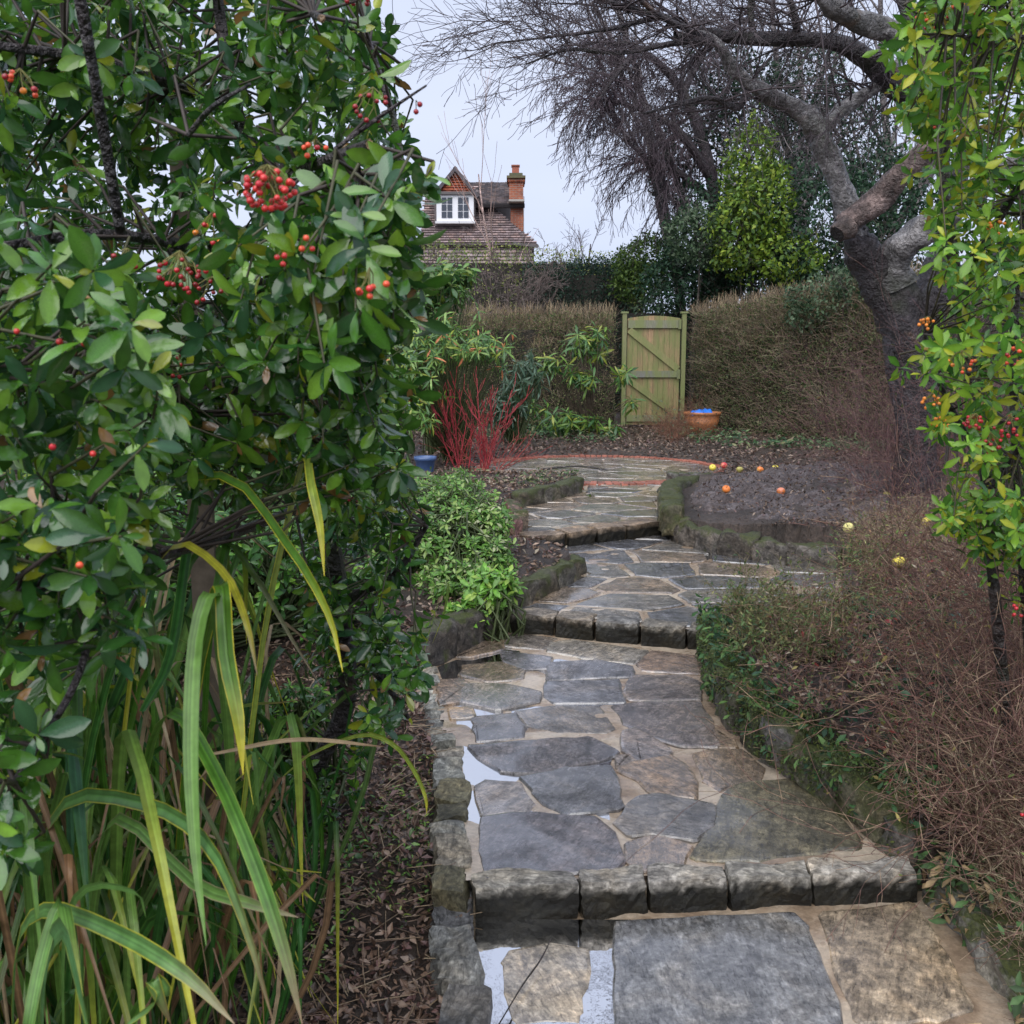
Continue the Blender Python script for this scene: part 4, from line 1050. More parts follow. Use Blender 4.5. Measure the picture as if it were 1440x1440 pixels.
# ---------------------------------------------------------------- leaf masses
def box_pts(n, P0, P1, half, z0, z1, edge=2.5, ztop=None):
    """points in a hedge running from P0 to P1 (xy), crowded towards its faces"""
    P0 = np.array(P0); P1 = np.array(P1); d = P1 - P0; nr = np.array([-d[1], d[0]]) / np.linalg.norm(d)
    t = rng.random(n); s = np.sign(rng.uniform(-1, 1, n)) * rng.random(n) ** (1 / edge) * half
    u = rng.random(n) ** .9
    top = z1 if ztop is None else np.interp(t, [0, 1], ztop)
    xy = P0 + d * t[:, None] + nr * s[:, None]
    z = z0 + (top - z0) * u
    p = np.column_stack([xy, z]); bumpv = vn(p[:, 0] + p[:, 1], p[:, 2], .6) * .26 + vn(p[:, 0] + p[:, 1], p[:, 2], .2) * .14
    p[:, :2] += nr * (bumpv * np.sign(s))[:, None]; p[:, 2] += vn(p[:, 0], p[:, 1], .3) * .12 * u
    out = nrm(np.column_stack([nr * np.sign(s)[:, None] * .8, np.full(n, .25) + (u > .93) * 1.2]))
    return p, out
def leaf_cloud(root, P, out, size, cols, wts, tm=LT_far, name='foliage', mat=None, spread=.9):
    n = len(P); A = nrm(rdir(n) + np.array([0, 0, -.2])); Nn = nrm(out + rdir(n) * spread)
    g = Geo(); add_leaves(g, tm, P, A, Nn, size * rng.uniform(.6, 1.3, n), palette(n, cols, wts, .3))
    return g.build(name, mat or M_far, root, 'stuff')
def twig_cloud(root, P, dirs, length, r, cols, wts, name='twigs', k=2):
    n = len(P); g = Geo(); p = P; d = nrm(dirs)
    c = palette(n, cols, wts, .35)
    for i in range(k):
        q = p + d * (length / k) * rng.uniform(.6, 1.3, (n, 1)); segs_geo(g, p, q, np.full(n, r * (1 - i / k * .5)), np.full(n, r * (1 - (i + 1) / k * .6)), c)
        p = q; d = nrm(d + rdir(n) * .35)
    return g.build(name, M_twig, root, 'stuff')
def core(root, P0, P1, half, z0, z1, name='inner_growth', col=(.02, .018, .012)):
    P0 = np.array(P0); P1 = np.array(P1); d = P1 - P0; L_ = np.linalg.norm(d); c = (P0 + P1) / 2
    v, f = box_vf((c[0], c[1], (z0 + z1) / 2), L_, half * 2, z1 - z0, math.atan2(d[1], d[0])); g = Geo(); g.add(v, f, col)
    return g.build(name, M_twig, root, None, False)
TWC = [(.15, .11, .075), (.23, .175, .12), (.09, .07, .05), (.3, .25, .17)]
def brown_hedge(P0, P1, half, z0, zt, label, ntw, nlf, leafc=((.09, .15, .04), (.22, .26, .10), (.27, .22, .13), (.04, .08, .03)), lw=(.4, .3, .12, .18)):
    r = empty('hedge', (*P0, z0), label, 'hedge'); zm = max(zt)
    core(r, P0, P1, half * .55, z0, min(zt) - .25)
    P, o = box_pts(ntw, P0, P1, half, z0, zm, 2.5, zt)
    twig_cloud(r, P, o * .5 + np.array([0, 0, .6]) + rdir(len(P)) * .9, .22, .0032, TWC, [.35, .3, .2, .15])
    P, o = box_pts(ntw // 5, P0, P1, half * .9, (min(zt) + z0) / 2 + .4, zm + .06, 2.5, [z + .05 for z in zt])
    twig_cloud(r, P, np.array([0, 0, 1.0]) + rdir(len(P)) * .4, .17, .003, [(.3, .21, .13), (.38, .31, .19)], [.5, .5], 'top_twigs')
    P, o = box_pts(nlf, P0, P1, half * 1.02, z0, zm, 3, zt)
    leaf_cloud(r, P, o, .035, leafc, lw)
    return r
brown_hedge((-3.4, 17.3), (1.78, 17.3), .3, .25, (2.25, 2.3), 'clipped brown twiggy hedge left of the garden gate', 17000, 46000)
brown_hedge((3.5, 17.35), (5.6, 12.6), .45, .2, (2.3, 2.65), 'broad clipped brown hedge right of the garden gate', 21000, 76000)
def green_hedge(P0, P1, half, z0, zt, label, n, cols, wts, size=.045):
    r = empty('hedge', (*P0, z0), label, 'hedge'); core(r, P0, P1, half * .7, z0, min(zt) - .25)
    P, o = box_pts(n, P0, P1, half, z0, max(zt), 3, zt); leaf_cloud(r, P, o, size, cols, wts)
    return r
zAt = lambda py, Y: float(at(0, py, Y)[2])
green_hedge((at(735, 400, 22)[0], 22), (at(880, 400, 22)[0], 22), .5, .3, (zAt(372, 22), zAt(358, 22)), 'dark green conifer hedge rising behind the brown hedge, left of the gate', 22000, [(.02, .055, .035), (.03, .075, .045), (.015, .035, .025)], [.4, .3, .3], .06)
green_hedge((-9, 14), (-1.9, 19), .8, .2, (3.0, 2.7), 'deep green hedge far left behind the berry shrub', 16000, [DKG, (.02, .05, .02), (.08, .12, .03)], [.4, .4, .2], .08)
green_hedge((-14, 9), (-3.2, 11), .8, .2, (2.6, 2.2), 'nearer dark hedge at the far left behind the strap leaved plant', 14000, [DKG, (.02, .05, .02), (.05, .09, .03)], [.4, .4, .2], .08)
green_hedge((at(575, 400, 24)[0], 24), (at(900, 400, 24.5)[0], 24.5), .6, .3, (zAt(334, 24), zAt(356, 24)), 'light green straggly hedge top in front of the house', 16000, [(.18, .26, .06), (.1, .17, .05), (.26, .3, .1)], [.4, .35, .25], .07)
green_hedge((7, 16), (24, 12), .8, .2, (3.0, 3.2), 'deep green hedge far right behind the apple tree', 14000, [DKG, (.02, .05, .02), (.05, .09, .03)], [.4, .4, .2], .09)

def ell_pts(n, c, r, shell=.55):
    d = rdir(n); s = shell + (1 - shell) * rng.random(n) ** .5
    lump = 1 + .18 * np.sin(d[:, 0] * 7 + c[0]) * np.sin(d[:, 2] * 6 + c[2]) + .1 * np.sin(d[:, 1] * 13)
    return np.array(c) + d * np.array(r) * (s * lump)[:, None], d
def bush(name, label, cat, blobs, size, cols, wts, n, tm=LT_far, stems=True, twc=(.06, .05, .04), zg=None, group=None, mat=None):
    c0 = blobs[0][0]; zg = float(gz(c0[0], c0[1])) if zg is None else zg
    r = empty(name, (c0[0], c0[1], zg), label, cat, group); tot = sum(b[1][0] * b[1][2] for b in blobs)
    Ps = []; Os = []
    for c, rad in blobs:
        m = int(n * rad[0] * rad[2] / tot); P, o = ell_pts(m, c, rad); Ps.append(P); Os.append(o)
    leaf_cloud(r, np.concatenate(Ps), np.concatenate(Os), size, cols, wts, tm, mat=mat)
    if stems:
        g = Geo()
        tw = Twigs()
        for c, rad in blobs:
            for k in range(3):
                p = np.array([c0[0] + rng.normal(0, .05), c0[1] + rng.normal(0, .05), zg]); q = np.array(c) + rng.normal(0, .3, 3) * rad
                tube(g, [[*p, .03], [*((p + q) / 2 + rng.normal(0, .08, 3)), .02], [*q, .008]], twc, 5, 4, .1)
                for _ in range(4): tw.grow(q + rng.normal(0, .3, 3) * rad, rdir(1)[0] + [0, 0, .6], max(rad) * .8, .008, 1, 4)
        tw.geo(g, twc); g.build('stem', M_bark, r)
    return r
def B(px, py, Y, rx, rz, ry=None):      # blob centred at a photo position, radii given in photo pixels
    k = Y / F; return (at(px, py, Y), (rx * k, (ry or rx) * k, rz * k))
# evergreens behind the apple tree
bush('holly_tree', 'dark glossy evergreen tree behind the broad brown hedge, right of the gate', 'tree', [B(1000, 350, 19, 70, 90), B(960, 400, 19, 60, 50), B(1150, 340, 18, 90, 110), B(1240, 320, 18, 70, 110), B(1090, 400, 18.5, 90, 60)], .09,
     [(.02, .055, .03), (.03, .08, .04), (.05, .10, .05), (.015, .03, .02)], [.35, .3, .15, .2], 26000)
bush('evergreen_shrub', 'bright yellow green evergreen standing out before the dark trees', 'shrub', [B(1055, 240, 18, 38, 70), B(1040, 330, 17.6, 45, 60), B(1105, 365, 17.4, 55, 35), B(1075, 290, 17.5, 40, 60)], .10,
     [(.16, .26, .03), (.09, .17, .03), (.26, .34, .05), (.05, .1, .03)], [.35, .3, .15, .2], 7000)
bush('ivy_clad_tree', 'tall trunk wrapped in dark ivy under bare twigs, upper centre right', 'tree', [B(985, 180, 20, 50, 60), B(1010, 110, 20, 50, 60), B(940, 250, 20, 30, 45), B(1130, 120, 20, 60, 60), B(1180, 200, 20, 70, 80), B(1060, 160, 20.5, 70, 70)], .09,
     [(.02, .05, .03), (.035, .075, .045), (.012, .025, .02)], [.4, .3, .3], 11000)
bush('evergreen_bush', 'rounded light green bush above the hedge just left of the gate top', 'shrub', [B(915, 365, 21, 50, 34), B(900, 395, 21, 40, 30)], .09, [(.12, .2, .04), (.06, .12, .03), (.03, .06, .02)], [.35, .4, .25], 4500)
bush('evergreen_bush', 'pale leaved bush with ivy below the yellow green evergreen', 'shrub', [B(980, 330, 18, 45, 40), B(1165, 430, 14.6, 60, 45), B(1215, 400, 13.8, 40, 40)], .07, [(.07, .12, .06), (.12, .17, .1), (.03, .06, .03)], [.4, .25, .35], 6000)

green_hedge((2.2, 19.2), (7.5, 19.8), .6, .2, (2.6, 2.9), 'dark hedge directly behind the garden gate', 12000, [(.02, .05, .03), (.04, .08, .04), (.015, .03, .02)], [.4, .3, .3], .07)
# bare twiggy trees behind
def bare_tree(name, label, px, py, Y, h, r, col, lean=0, lvl=3, br=2.4, spread=.6, grav=.03, n=6, wig=.14, ratio=.55, seed=1, rmin=.004, zb=None, limbs_=1, group=None):
    random.seed(seed); b = at(px, py, Y); b[2] = zb if zb is not None else .3
    r_ = empty(name, b, label, 'tree', group)
    tw = Twigs()
    for k in range(limbs_):
        tw.grow(b, (lean + random.uniform(-.15, .15) * (limbs_ > 1), 0, 1), h, r, lvl, n, wig, grav, br, ratio, spread, rmin, .25)
    A = tw.arr(); big = A[:, 6] > r * .3; g = Geo()
    c = np.asarray(col)
    if big.any(): segs_geo(g, A[big, :3], A[big, 3:6], A[big, 6], A[big, 7], c, 6); g.build('trunk', M_bark, r_)
    g = Geo(); A = A[~big]; segs_geo(g, A[:, :3], A[:, 3:6], A[:, 6], A[:, 7], c * (1 + rng.uniform(-.2, .2, (len(A), 1)))); g.build('crown', M_twig, r_, 'stuff')
    return r_
bare_tree('birch_tree', 'slender young birch with pinkish white stem before the house', 718, 400, 26, 5.6, .07, (.42, .3, .27), lean=-.13, lvl=2, br=2, spread=.35, grav=.06, wig=.06, ratio=.42, seed=5, rmin=.005, zb=.6)
bare_tree('bare_tree', 'bare rounded tree on the skyline right of the house', 822, 420, 45, 6.0, .12, (.10, .08, .09), lvl=3, br=2.2, spread=.55, seed=8, ratio=.5, rmin=.009, zb=.5)
bare_tree('bare_tree', 'small bare tree close to the roof corner', 775, 420, 48, 4.6, .1, (.10, .08, .09), lvl=3, br=2.2, spread=.6, seed=9, ratio=.5, rmin=.009, zb=.5)
bare_tree('bare_tree', 'low bare purple tree at the right of the skyline gap', 880, 420, 44, 4.4, .1, (.11, .08, .09), lvl=3, br=2.2, spread=.6, seed=10, ratio=.5, rmin=.009, zb=.5)
for k, (px, Y, h, sd_, lab) in enumerate([(980, 24, 9.5, 21, 'leftmost tall bare tree of the group behind the holly'), (1075, 23, 10.5, 22, 'tall bare tree behind the yellow green evergreen'), (1150, 22, 10, 23, 'tall bare tree seen through the fork of the apple tree'),
                                      (1225, 21, 9.5, 24, 'tall bare tree right behind the apple trunk'), (1110, 26, 11, 26, 'farthest tall bare tree behind the apple tree crown')]):
    bare_tree('bare_tree', lab, px, 430, Y, h, .14, (.15, .13, .13), lvl=3, br=1.9, spread=.6, seed=sd_, ratio=.5, rmin=.006, zb=.3, grav=.02, wig=.12, limbs_=2, group='tall bare trees behind the holly')  # bark colour lightened and greyed to paint in the fading with distance
# weeping twig mass, upper centre
random.seed(31)
wt = empty('weeping_tree', at(1010, 430, 19.5), 'dark weeping tree whose fine purplish twigs hang against the sky left of the holly', 'tree')
g = Geo(); tw = Twigs()
for l in ([(1015, 430, 19.5, .16), (1000, 250, 19.5, .12), (960, 130, 19.3, .09), (900, 70, 19, .06), (850, 60, 19, .04)], [(1000, 250, 19.5, .1), (950, 180, 19, .07), (890, 150, 19, .04), (850, 140, 19, .03)], [(1000, 280, 19.5, .09), (950, 240, 19.2, .05), (900, 225, 19, .03)],
          [(960, 130, 19.3, .08), (1000, 60, 19.3, .06), (1060, 20, 19.5, .04)], [(900, 70, 19, .05), (870, 100, 18.5, .04), (835, 150, 18.5, .02)]):
    S_ = tube(g, W(l), (.05, .04, .045), 6, 6, .1, False)
    for q in S_[4:]:
        for _ in range(3):
            tw.grow(q[:3], (random.gauss(-.5, .6), random.gauss(0, .5), random.gauss(.1, .5)), random.uniform(.6, 1.4), .012, 2, 6, .14, -.13, 1.6, .5, .5, .0045, .15)
g.build('limb', M_bark, wt); g = Geo(); tw.geo(g, (.07, .05, .06), .3); g.build('crown', M_twig, wt, 'stuff')
tb = empty('twiggy_bush', at(670, 440, 20), 'grey leafless thicket of tangled twigs in front of the house', 'bush')
tw = Twigs()
for k in range(24): tw.grow(at(rng.uniform(590, 750), 470, rng.uniform(19, 21)), (random.gauss(0, .4), random.gauss(0, .3), 1), random.uniform(1.1, 1.9), .014, 3, 5, .25, 0, 1.6, .55, .9, .0045)
g = Geo(); tw.geo(g, (.13, .10, .09), .35); g.build('twigs', M_twig, tb, 'stuff')

# ---------------------------------------------------------------- house
HY = 38.0
M_tile = simple('roof_tile', .5, .4, (.7, 1.2), 8, .2, .01); M_white = simple('white_paint', .4, .5, (.93, 1.02), 3, 0)
M_glass, _t, _p, _o = newmat('window_glass'); _p.inputs['Base Color'].default_value = (.05, .06, .08, 1); _p.inputs['Roughness'].default_value = .04
def mk_brickwall():
    m, t, p, o = newmat('brickwork')
    v = coords(t); c = t.nodes.new('ShaderNodeSeparateXYZ'); t.links.new(v, c.inputs[0])
    ad = t.nodes.new('ShaderNodeMath'); ad.operation = 'ADD'; t.links.new(c.outputs[0], ad.inputs[0]); t.links.new(c.outputs[1], ad.inputs[1])
    cb = t.nodes.new('ShaderNodeCombineXYZ'); t.links.new(ad.outputs[0], cb.inputs[0]); t.links.new(c.outputs[2], cb.inputs[1])
    b = N(t, 'ShaderNodeTexBrick', Scale=1.0, **{'Mortar Size': .008, 'Brick Width': .225, 'Row Height': .075})
    b.inputs['Color1'].default_value = (.40, .11, .045, 1); b.inputs['Color2'].default_value = (.27, .07, .035, 1); b.inputs['Mortar'].default_value = (.3, .24, .2, 1)
    t.links.new(cb.outputs[0], b.inputs['Vector']); t.links.new(mul(t, b.outputs[0], ramp(t, noise(t, v, 3, 4), [(.3, .7), (.7, 1.25)])), p.inputs['Base Color'])
    p.inputs['Roughness'].default_value = .7; return m
M_bw = mk_brickwall()
house = empty('house', at(660, 440, HY), 'brick and tile house with white dormer window and tall chimney beyond the hedges', 'house')
hp = lambda px, py, Y=HY: at(px, py, Y)
def quadplane(pts, name, mat, col, parent, th=.12):
    P = np.array(pts); n = nrm(np.cross(P[1] - P[0], P[2] - P[0])); k = len(P)
    if n[1] > 0: n = -n; P = P[::-1]
    V = np.vstack([P, P - n * th]); g = Geo(); fs = [list(range(k)), list(range(2 * k - 1, k - 1, -1))] + [[i, i + k, (i + 1) % k + k, (i + 1) % k] for i in range(k)]
    g.addngon(V, fs, col); return g.build(name, mat, parent, None, False)
def tiled(pts, name, cols, parent, course=.13, tw_=.19, proud=.05):
    """courses of plain tiles laid over the plane of pts (first edge horizontal at the top)"""
    base = quadplane(pts, name, M_tile, np.array(cols[0]) * .22, parent)  # base colour darkened to paint shade lines between the tile courses
    P = np.array(pts); n = nrm(np.cross(P[1] - P[0], P[2] - P[0])); n = -n if n[1] > 0 else n
    xh = nrm(np.array([n[1], -n[0], 0]) * -1) if abs(n[2]) < .999 else np.array([1, 0, 0]); xh = xh if xh[0] > 0 else -xh
    yd = np.cross(n, xh); yd = yd if yd[2] < 0 else -yd
    o = P[0]; uv = np.stack([(P - o) @ xh, (P - o) @ yd], 1); u0, v0 = uv.min(0); u1, v1 = uv.max(0); g = Geo(); poly = [tuple(q) for q in uv]
    r = 0; vv = v0
    while vv < v1 - course * .5:
        uu = u0 + (r % 2) * tw_ / 2 - tw_
        us = np.arange(uu, u1, tw_); m = inside(poly, us + tw_ / 2, np.full(len(us), vv + course / 2)); us = us[m]
        for u in us:
            up = n * (proud * rng.uniform(.8, 1.2)); w0 = tw_ * .47; c = o + xh * (u + tw_ / 2) + yd * vv
            a = c - xh * w0 + n * .008; b = c + xh * w0 + n * .008; e = b + yd * (course * .8) + up; f_ = a + yd * (course * .8) + up
            g.add([a, b, e, f_, e - up + n * .004, f_ - up + n * .004], [[0, 1, 2, 3], [3, 2, 4, 5]], np.array(cols[rng.integers(len(cols))]) * rng.uniform(.75, 1.25))
        vv += course; r += 1
    o_ = g.build('tile_courses', M_tile, None, 'stuff', False); o_.parent = base
    return base
GT = [(.19, .175, .19), (.23, .2, .21), (.27, .22, .21), (.15, .14, .15)]
PT = [(.33, .26, .26), (.28, .22, .22), (.38, .28, .26), (.23, .19, .19)]
# upper roof
tiled([hp(655, 257, 40), hp(727, 257, 40), hp(738, 287, 37.6), hp(655, 287, 37.6)], 'roof', GT, house)
# long sweeping lower roof / tile hung slope
_z1, _z2 = hp(0, 262, 39)[2], hp(0, 344, 36.9)[2]; _B = (39 - 36.9) / (_z1 - _z2); _A = 39 - _B * _z1
def pl(px, py):
    d = ray(px, py); q = d[2] / d[1]; return at(px, py, (_A + _B * CAMH) / (1 - _B * q))
tiled([pl(600, 262), pl(668, 262), pl(690, 287), pl(705, 301), pl(757, 344), pl(590, 344)], 'lower_roof', PT, house)
quadplane([hp(590, 345, 37.2), hp(751, 345, 37.2), hp(751, 440, 37.2), hp(590, 440, 37.2)], 'wall', M_tile, (.16, .12, .12), house)
tiled([hp(592, 346, 37.1), hp(750, 346, 37.1), hp(750, 400, 37.1), hp(592, 400, 37.1)], 'hung_tiles', PT, house)
quadplane([hp(722, 340, 36.7), hp(758, 345, 36.7), hp(757, 348, 36.7), hp(722, 344, 36.7)], 'eaves_board', M_white, (.1, .09, .09), house)
# side wall with white render and small window
quadplane([hp(690, 288, 39), hp(737, 288, 39), hp(737, 350, 39), hp(690, 350, 39)], 'side_wall', M_white, (.6, .6, .6), house, 3.5)
quadplane([hp(698, 288, 37.7), hp(738, 288, 37.7), hp(738, 292, 37.7), hp(698, 292, 37.7)], 'eaves_board', M_white, (.05, .045, .045), house)
# chimney
def boxpx(x0, x1, y0, y1, Y, dep, name, mat, col, parent):
    a = hp(x0, y1, Y); b = hp(x1, y0, Y); c = ((a[0] + b[0]) / 2, Y + dep / 2, (a[2] + b[2]) / 2)
    v, f = box_vf(c, b[0] - a[0], dep, b[2] - a[2]); g = Geo(); g.add(v, f, col); return g.build(name, mat, parent, None, False)
ch = boxpx(716, 736, 254, 282, 37.2, 1.1, 'chimney', M_bw, (.4, .12, .06), house)
for nm, a in (('chimney_breast', (718, 736, 291, 340, 37.9, .8, )),): boxpx(*a, nm, M_bw, (.4, .12, .06), house)
for (x0, x1, y0, y1, Yc, dp, mt, cl, nm) in ((714, 738, 250, 255, 37.1, 1.25, M_bw, (.2, .1, .06), 'chimney_cap'), (712.5, 739, 246.5, 250, 37.0, 1.4, M_wood, (.12, .11, .06), 'chimney_cap'), (716, 735, 243, 246.4, 37.2, 1.1, M_wood, (.1, .1, .06), 'chimney_cap'), (720, 730, 233, 243, 37.5, .32, M_terra, (.33, .1, .06), 'chimney_pot'), (719, 731, 231.5, 233, 37.45, .4, M_terra, (.3, .1, .06), 'chimney_pot'), (715.5, 737.5, 280, 283, 37.1, 1.2, M_white, (.35, .33, .3), 'flashing')):
    o = boxpx(x0, x1, y0, y1, Yc, dp, nm, mt, cl, None); o.parent = ch; 
    o.matrix_parent_inverse = Matrix.Identity(4)
# dormer
DY = 37.2
boxpx(611, 668, 271, 318, DY + .15, 3.2, 'dormer_wall', M_tile, (.12, .1, .1), house)
quadplane([hp(610, 271, DY + .1), hp(668, 271, DY + .1), hp(640, 237, DY + .1)], 'gable', M_bw, (.4, .12, .06), house, .1)
tiled([hp(616, 266, DY + .08), hp(640, 239, DY + .08), hp(664, 266, DY + .08), hp(667, 270.5, DY + .08), hp(612, 270.5, DY + .08)], 'gable_tiles', [(.36, .09, .045), (.28, .07, .04), (.42, .12, .06)], house, .09)
for sgn, pts in ((-1, [hp(640, 233, DY - .15), hp(640, 233, DY + 3), hp(606, 275, DY + 3), hp(606, 275, DY - .15)]), (1, [hp(640, 233, DY - .15), hp(674, 275, DY - .15), hp(674, 275, DY + 3), hp(640, 233, DY + 3)])):
    P = np.array(pts); n_ = np.cross(P[1] - P[0], P[2] - P[0]); n_ = n_ / np.linalg.norm(n_); n_ = n_ if n_[2] > 0 else -n_
    V = np.vstack([P, P - n_ * .12]); g = Geo(); g.addngon(V, [[0, 1, 2, 3], [7, 6, 5, 4], [0, 4, 5, 1], [1, 5, 6, 2], [2, 6, 7, 3], [3, 7, 4, 0]], (.09, .08, .09)); g.build('dormer_roof', M_tile, house, None, False)
wn = boxpx(614, 666, 273, 311, DY + .02, .12, 'window', M_white, (.75, .76, .8), house)
for (x0, x1) in ((620.5, 636.5), (643.5, 659.5)):
    for i in range(2):
        for j in range(3):
            a, b = x0 + i * (x1 - x0) / 2, x0 + (i + 1) * (x1 - x0) / 2; c, d = 277 + j * 10, 277 + (j + 1) * 10
            o = boxpx(a + .6, b - .6, c + .6, d - .6, DY, .018, 'pane', M_glass, (.05, .06, .08), None); o.parent = wn
boxpx(612, 668, 311, 314, DY - .1, .3, 'window_sill', M_white, (.6, .6, .62), house)
boxpx(609, 671, 269, 273, DY - .1, .3, 'fascia', M_white, (.09, .08, .08), house)

# ---------------------------------------------------------------- the old apple tree
ap = empty('apple_tree', at(1272, 720, 7.4), 'old gnarled apple tree with thick dark trunk and spreading bare branches over the bed', 'tree')
APB = (.2, .19, .19); APD = (.04, .033, .036)
def kr(r, Y): return r * Y / F
def limb(rows, col, name='branch', sides=12, lump=.2, cap=False, capcol=None, m=7):
    Rr = np.array([[*at(a, b, Y), kr(r * .88, Y)] for a, b, Y, r in rows]); g = Geo()
    S_ = tube(g, Rr, col, sides, m, lump, cap, capcol); g.build(name, M_bark, ap); return S_
tips = []
limb([(1286, 740, 7.4, 40), (1286, 620, 7.4, 34), (1282, 520, 7.4, 33), (1268, 455, 7.4, 36), (1243, 400, 7.4, 33), (1220, 365, 7.35, 28), (1205, 342, 7.3, 23), (1200, 325, 7.3, 18)], APD, 'trunk', 16, .22, True)
limb([(1290, 520, 7.4, 30), (1305, 440, 7.35, 28), (1325, 410, 7.3, 22), (1370, 380, 7.3, 18), (1430, 350, 7.2, 15), (1500, 290, 7.2, 12)], APD)
limb([(1262, 400, 7.35, 28), (1255, 370, 7.3, 26), (1272, 345, 7.2, 24), (1300, 322, 7.1, 22), (1340, 296, 7.0, 20), (1400, 250, 6.9, 16), (1470, 190, 6.8, 12)], APB)
limb([(1290, 430, 7.45, 22), (1315, 385, 7.5, 20), (1330, 340, 7.6, 18), (1345, 260, 7.7, 14), (1380, 120, 7.8, 10)], APD)
limb([(1183, 322, 7.1, 17), (1200, 308, 7.12, 19), (1235, 280, 7.1, 20), (1270, 243, 7.0, 18), (1300, 215, 6.9, 17), (1345, 160, 6.8, 15), (1400, 80, 6.7, 12), (1450, -40, 6.6, 9)], (.15, .11, .10), 'branch', 12, .16)
g = Geo(); P_ = np.array([[*at(1192, 318, 7.08), kr(18, 7)], [*at(1180, 326, 7.05), kr(15, 7)], [*at(1177, 329, 7.04), kr(11, 7)]]); tube(g, P_, (.12, .09, .08), 10, 4, .15, True, (.01, .008, .008)); g.build('sawn_stub', M_bark, ap)
limb([(1203, 335, 7.3, 20), (1192, 290, 7.3, 19), (1172, 240, 7.25, 17), (1158, 205, 7.2, 17), (1148, 185, 7.2, 17), (1125, 155, 7.1, 14), (1085, 135, 7.0, 12), (1055, 118, 6.9, 10), (1030, 95, 6.8, 9.5), (1012, 65, 6.7, 8), (985, 50, 6.6, 7), (950, 50, 6.5, 6)], APB, 'branch', 10, .22)
tips.append(limb([(1152, 190, 7.2, 12), (1180, 158, 7.25, 11), (1205, 140, 7.3, 10), (1232, 122, 7.3, 9), (1262, 90, 7.4, 8)], APB))
l4 = limb([(1330, 190, 7.4, 22), (1290, 145, 7.35, 20), (1250, 110, 7.3, 19), (1215, 80, 7.2, 15), (1175, 60, 7.1, 12), (1120, 54, 7.0, 11), (1060, 55, 6.9, 10), (1010, 50, 6.8, 9), (965, 38, 6.7, 6.5), (925, 22, 6.5, 5), (880, 10, 6.3, 4), (830, -5, 6.2, 3)], APD, 'branch', 10, .15); tips.append(l4)
l5 = limb([(1340, 75, 7.0, 20), (1290, 55, 6.9, 20), (1240, 42, 6.8, 17), (1205, 28, 6.7, 15), (1175, 12, 6.6, 15), (1150, -10, 6.5, 12), (1090, -60, 6.3, 9)], APB); tips.append(l5)
limb([(1290, 60, 7, 14), (1275, 10, 7, 12), (1262, -60, 7, 9)], APD)
tips.append(limb([(1055, 118, 6.9, 6), (1040, 150, 6.9, 5), (1025, 148, 6.8, 4.5), (1000, 138, 6.7, 4), (950, 148, 6.6, 3), (905, 160, 6.5, 2)], APD))
tips.append(limb([(1010, 62, 6.7, 5), (975, 45, 6.5, 5), (925, 20, 6.3, 4), (880, -20, 6.2, 3)], APD))
tips.append(limb([(1000, 55, 6.6, 5), (940, 62, 6.4, 4), (870, 75, 6.3, 3), (800, 70, 6.2, 2), (740, 90, 6.1, 1.4)], APD))
tips.append(limb([(930, 22, 6.4, 4), (860, 40, 6.2, 3), (790, 50, 6.0, 2), (700, 60, 5.9, 1.2)], APD))
tips.append(limb([(1120, 54, 7.0, 6), (1118, 20, 6.9, 5), (1100, -30, 6.9, 4)], APD))
tips.append(limb([(1060, 55, 6.9, 6), (1055, 10, 6.9, 5), (1070, -40, 6.8, 4)], APD))
random.seed(77); tw = Twigs()
for S_ in tips:
    for i, q in enumerate(S_):
        sm = q[3] < kr(13, 7)
        for _ in range(1):
            if random.random() < (.62 if sm else .2): tw.grow(q[:3], (random.gauss(-.45, .7), random.gauss(0, .6), random.gauss(.25, .6)), random.uniform(.35, 1.0), min(.008, q[3] * .4), 2, 6, .13, -.01, 1.3, .5, .8, .0016, .15)
for px, py in ((880, 10), (830, -5), (760, 20), (720, 30), (860, 60), (800, 60), (700, 60), (900, 100)):
    q = at(px, py, 6.2)
    for _ in range(2): tw.grow(q, (random.gauss(-.8, .4), random.gauss(0, .4), random.gauss(.0, .4)), random.uniform(.4, .8), .004, 2, 7, .12, -.01, 1.4, .5, .7, .0014, .1)
g = Geo(); tw.geo(g, (.07, .055, .06), .3, 4); g.build('twigs', M_twig, ap, 'stuff')

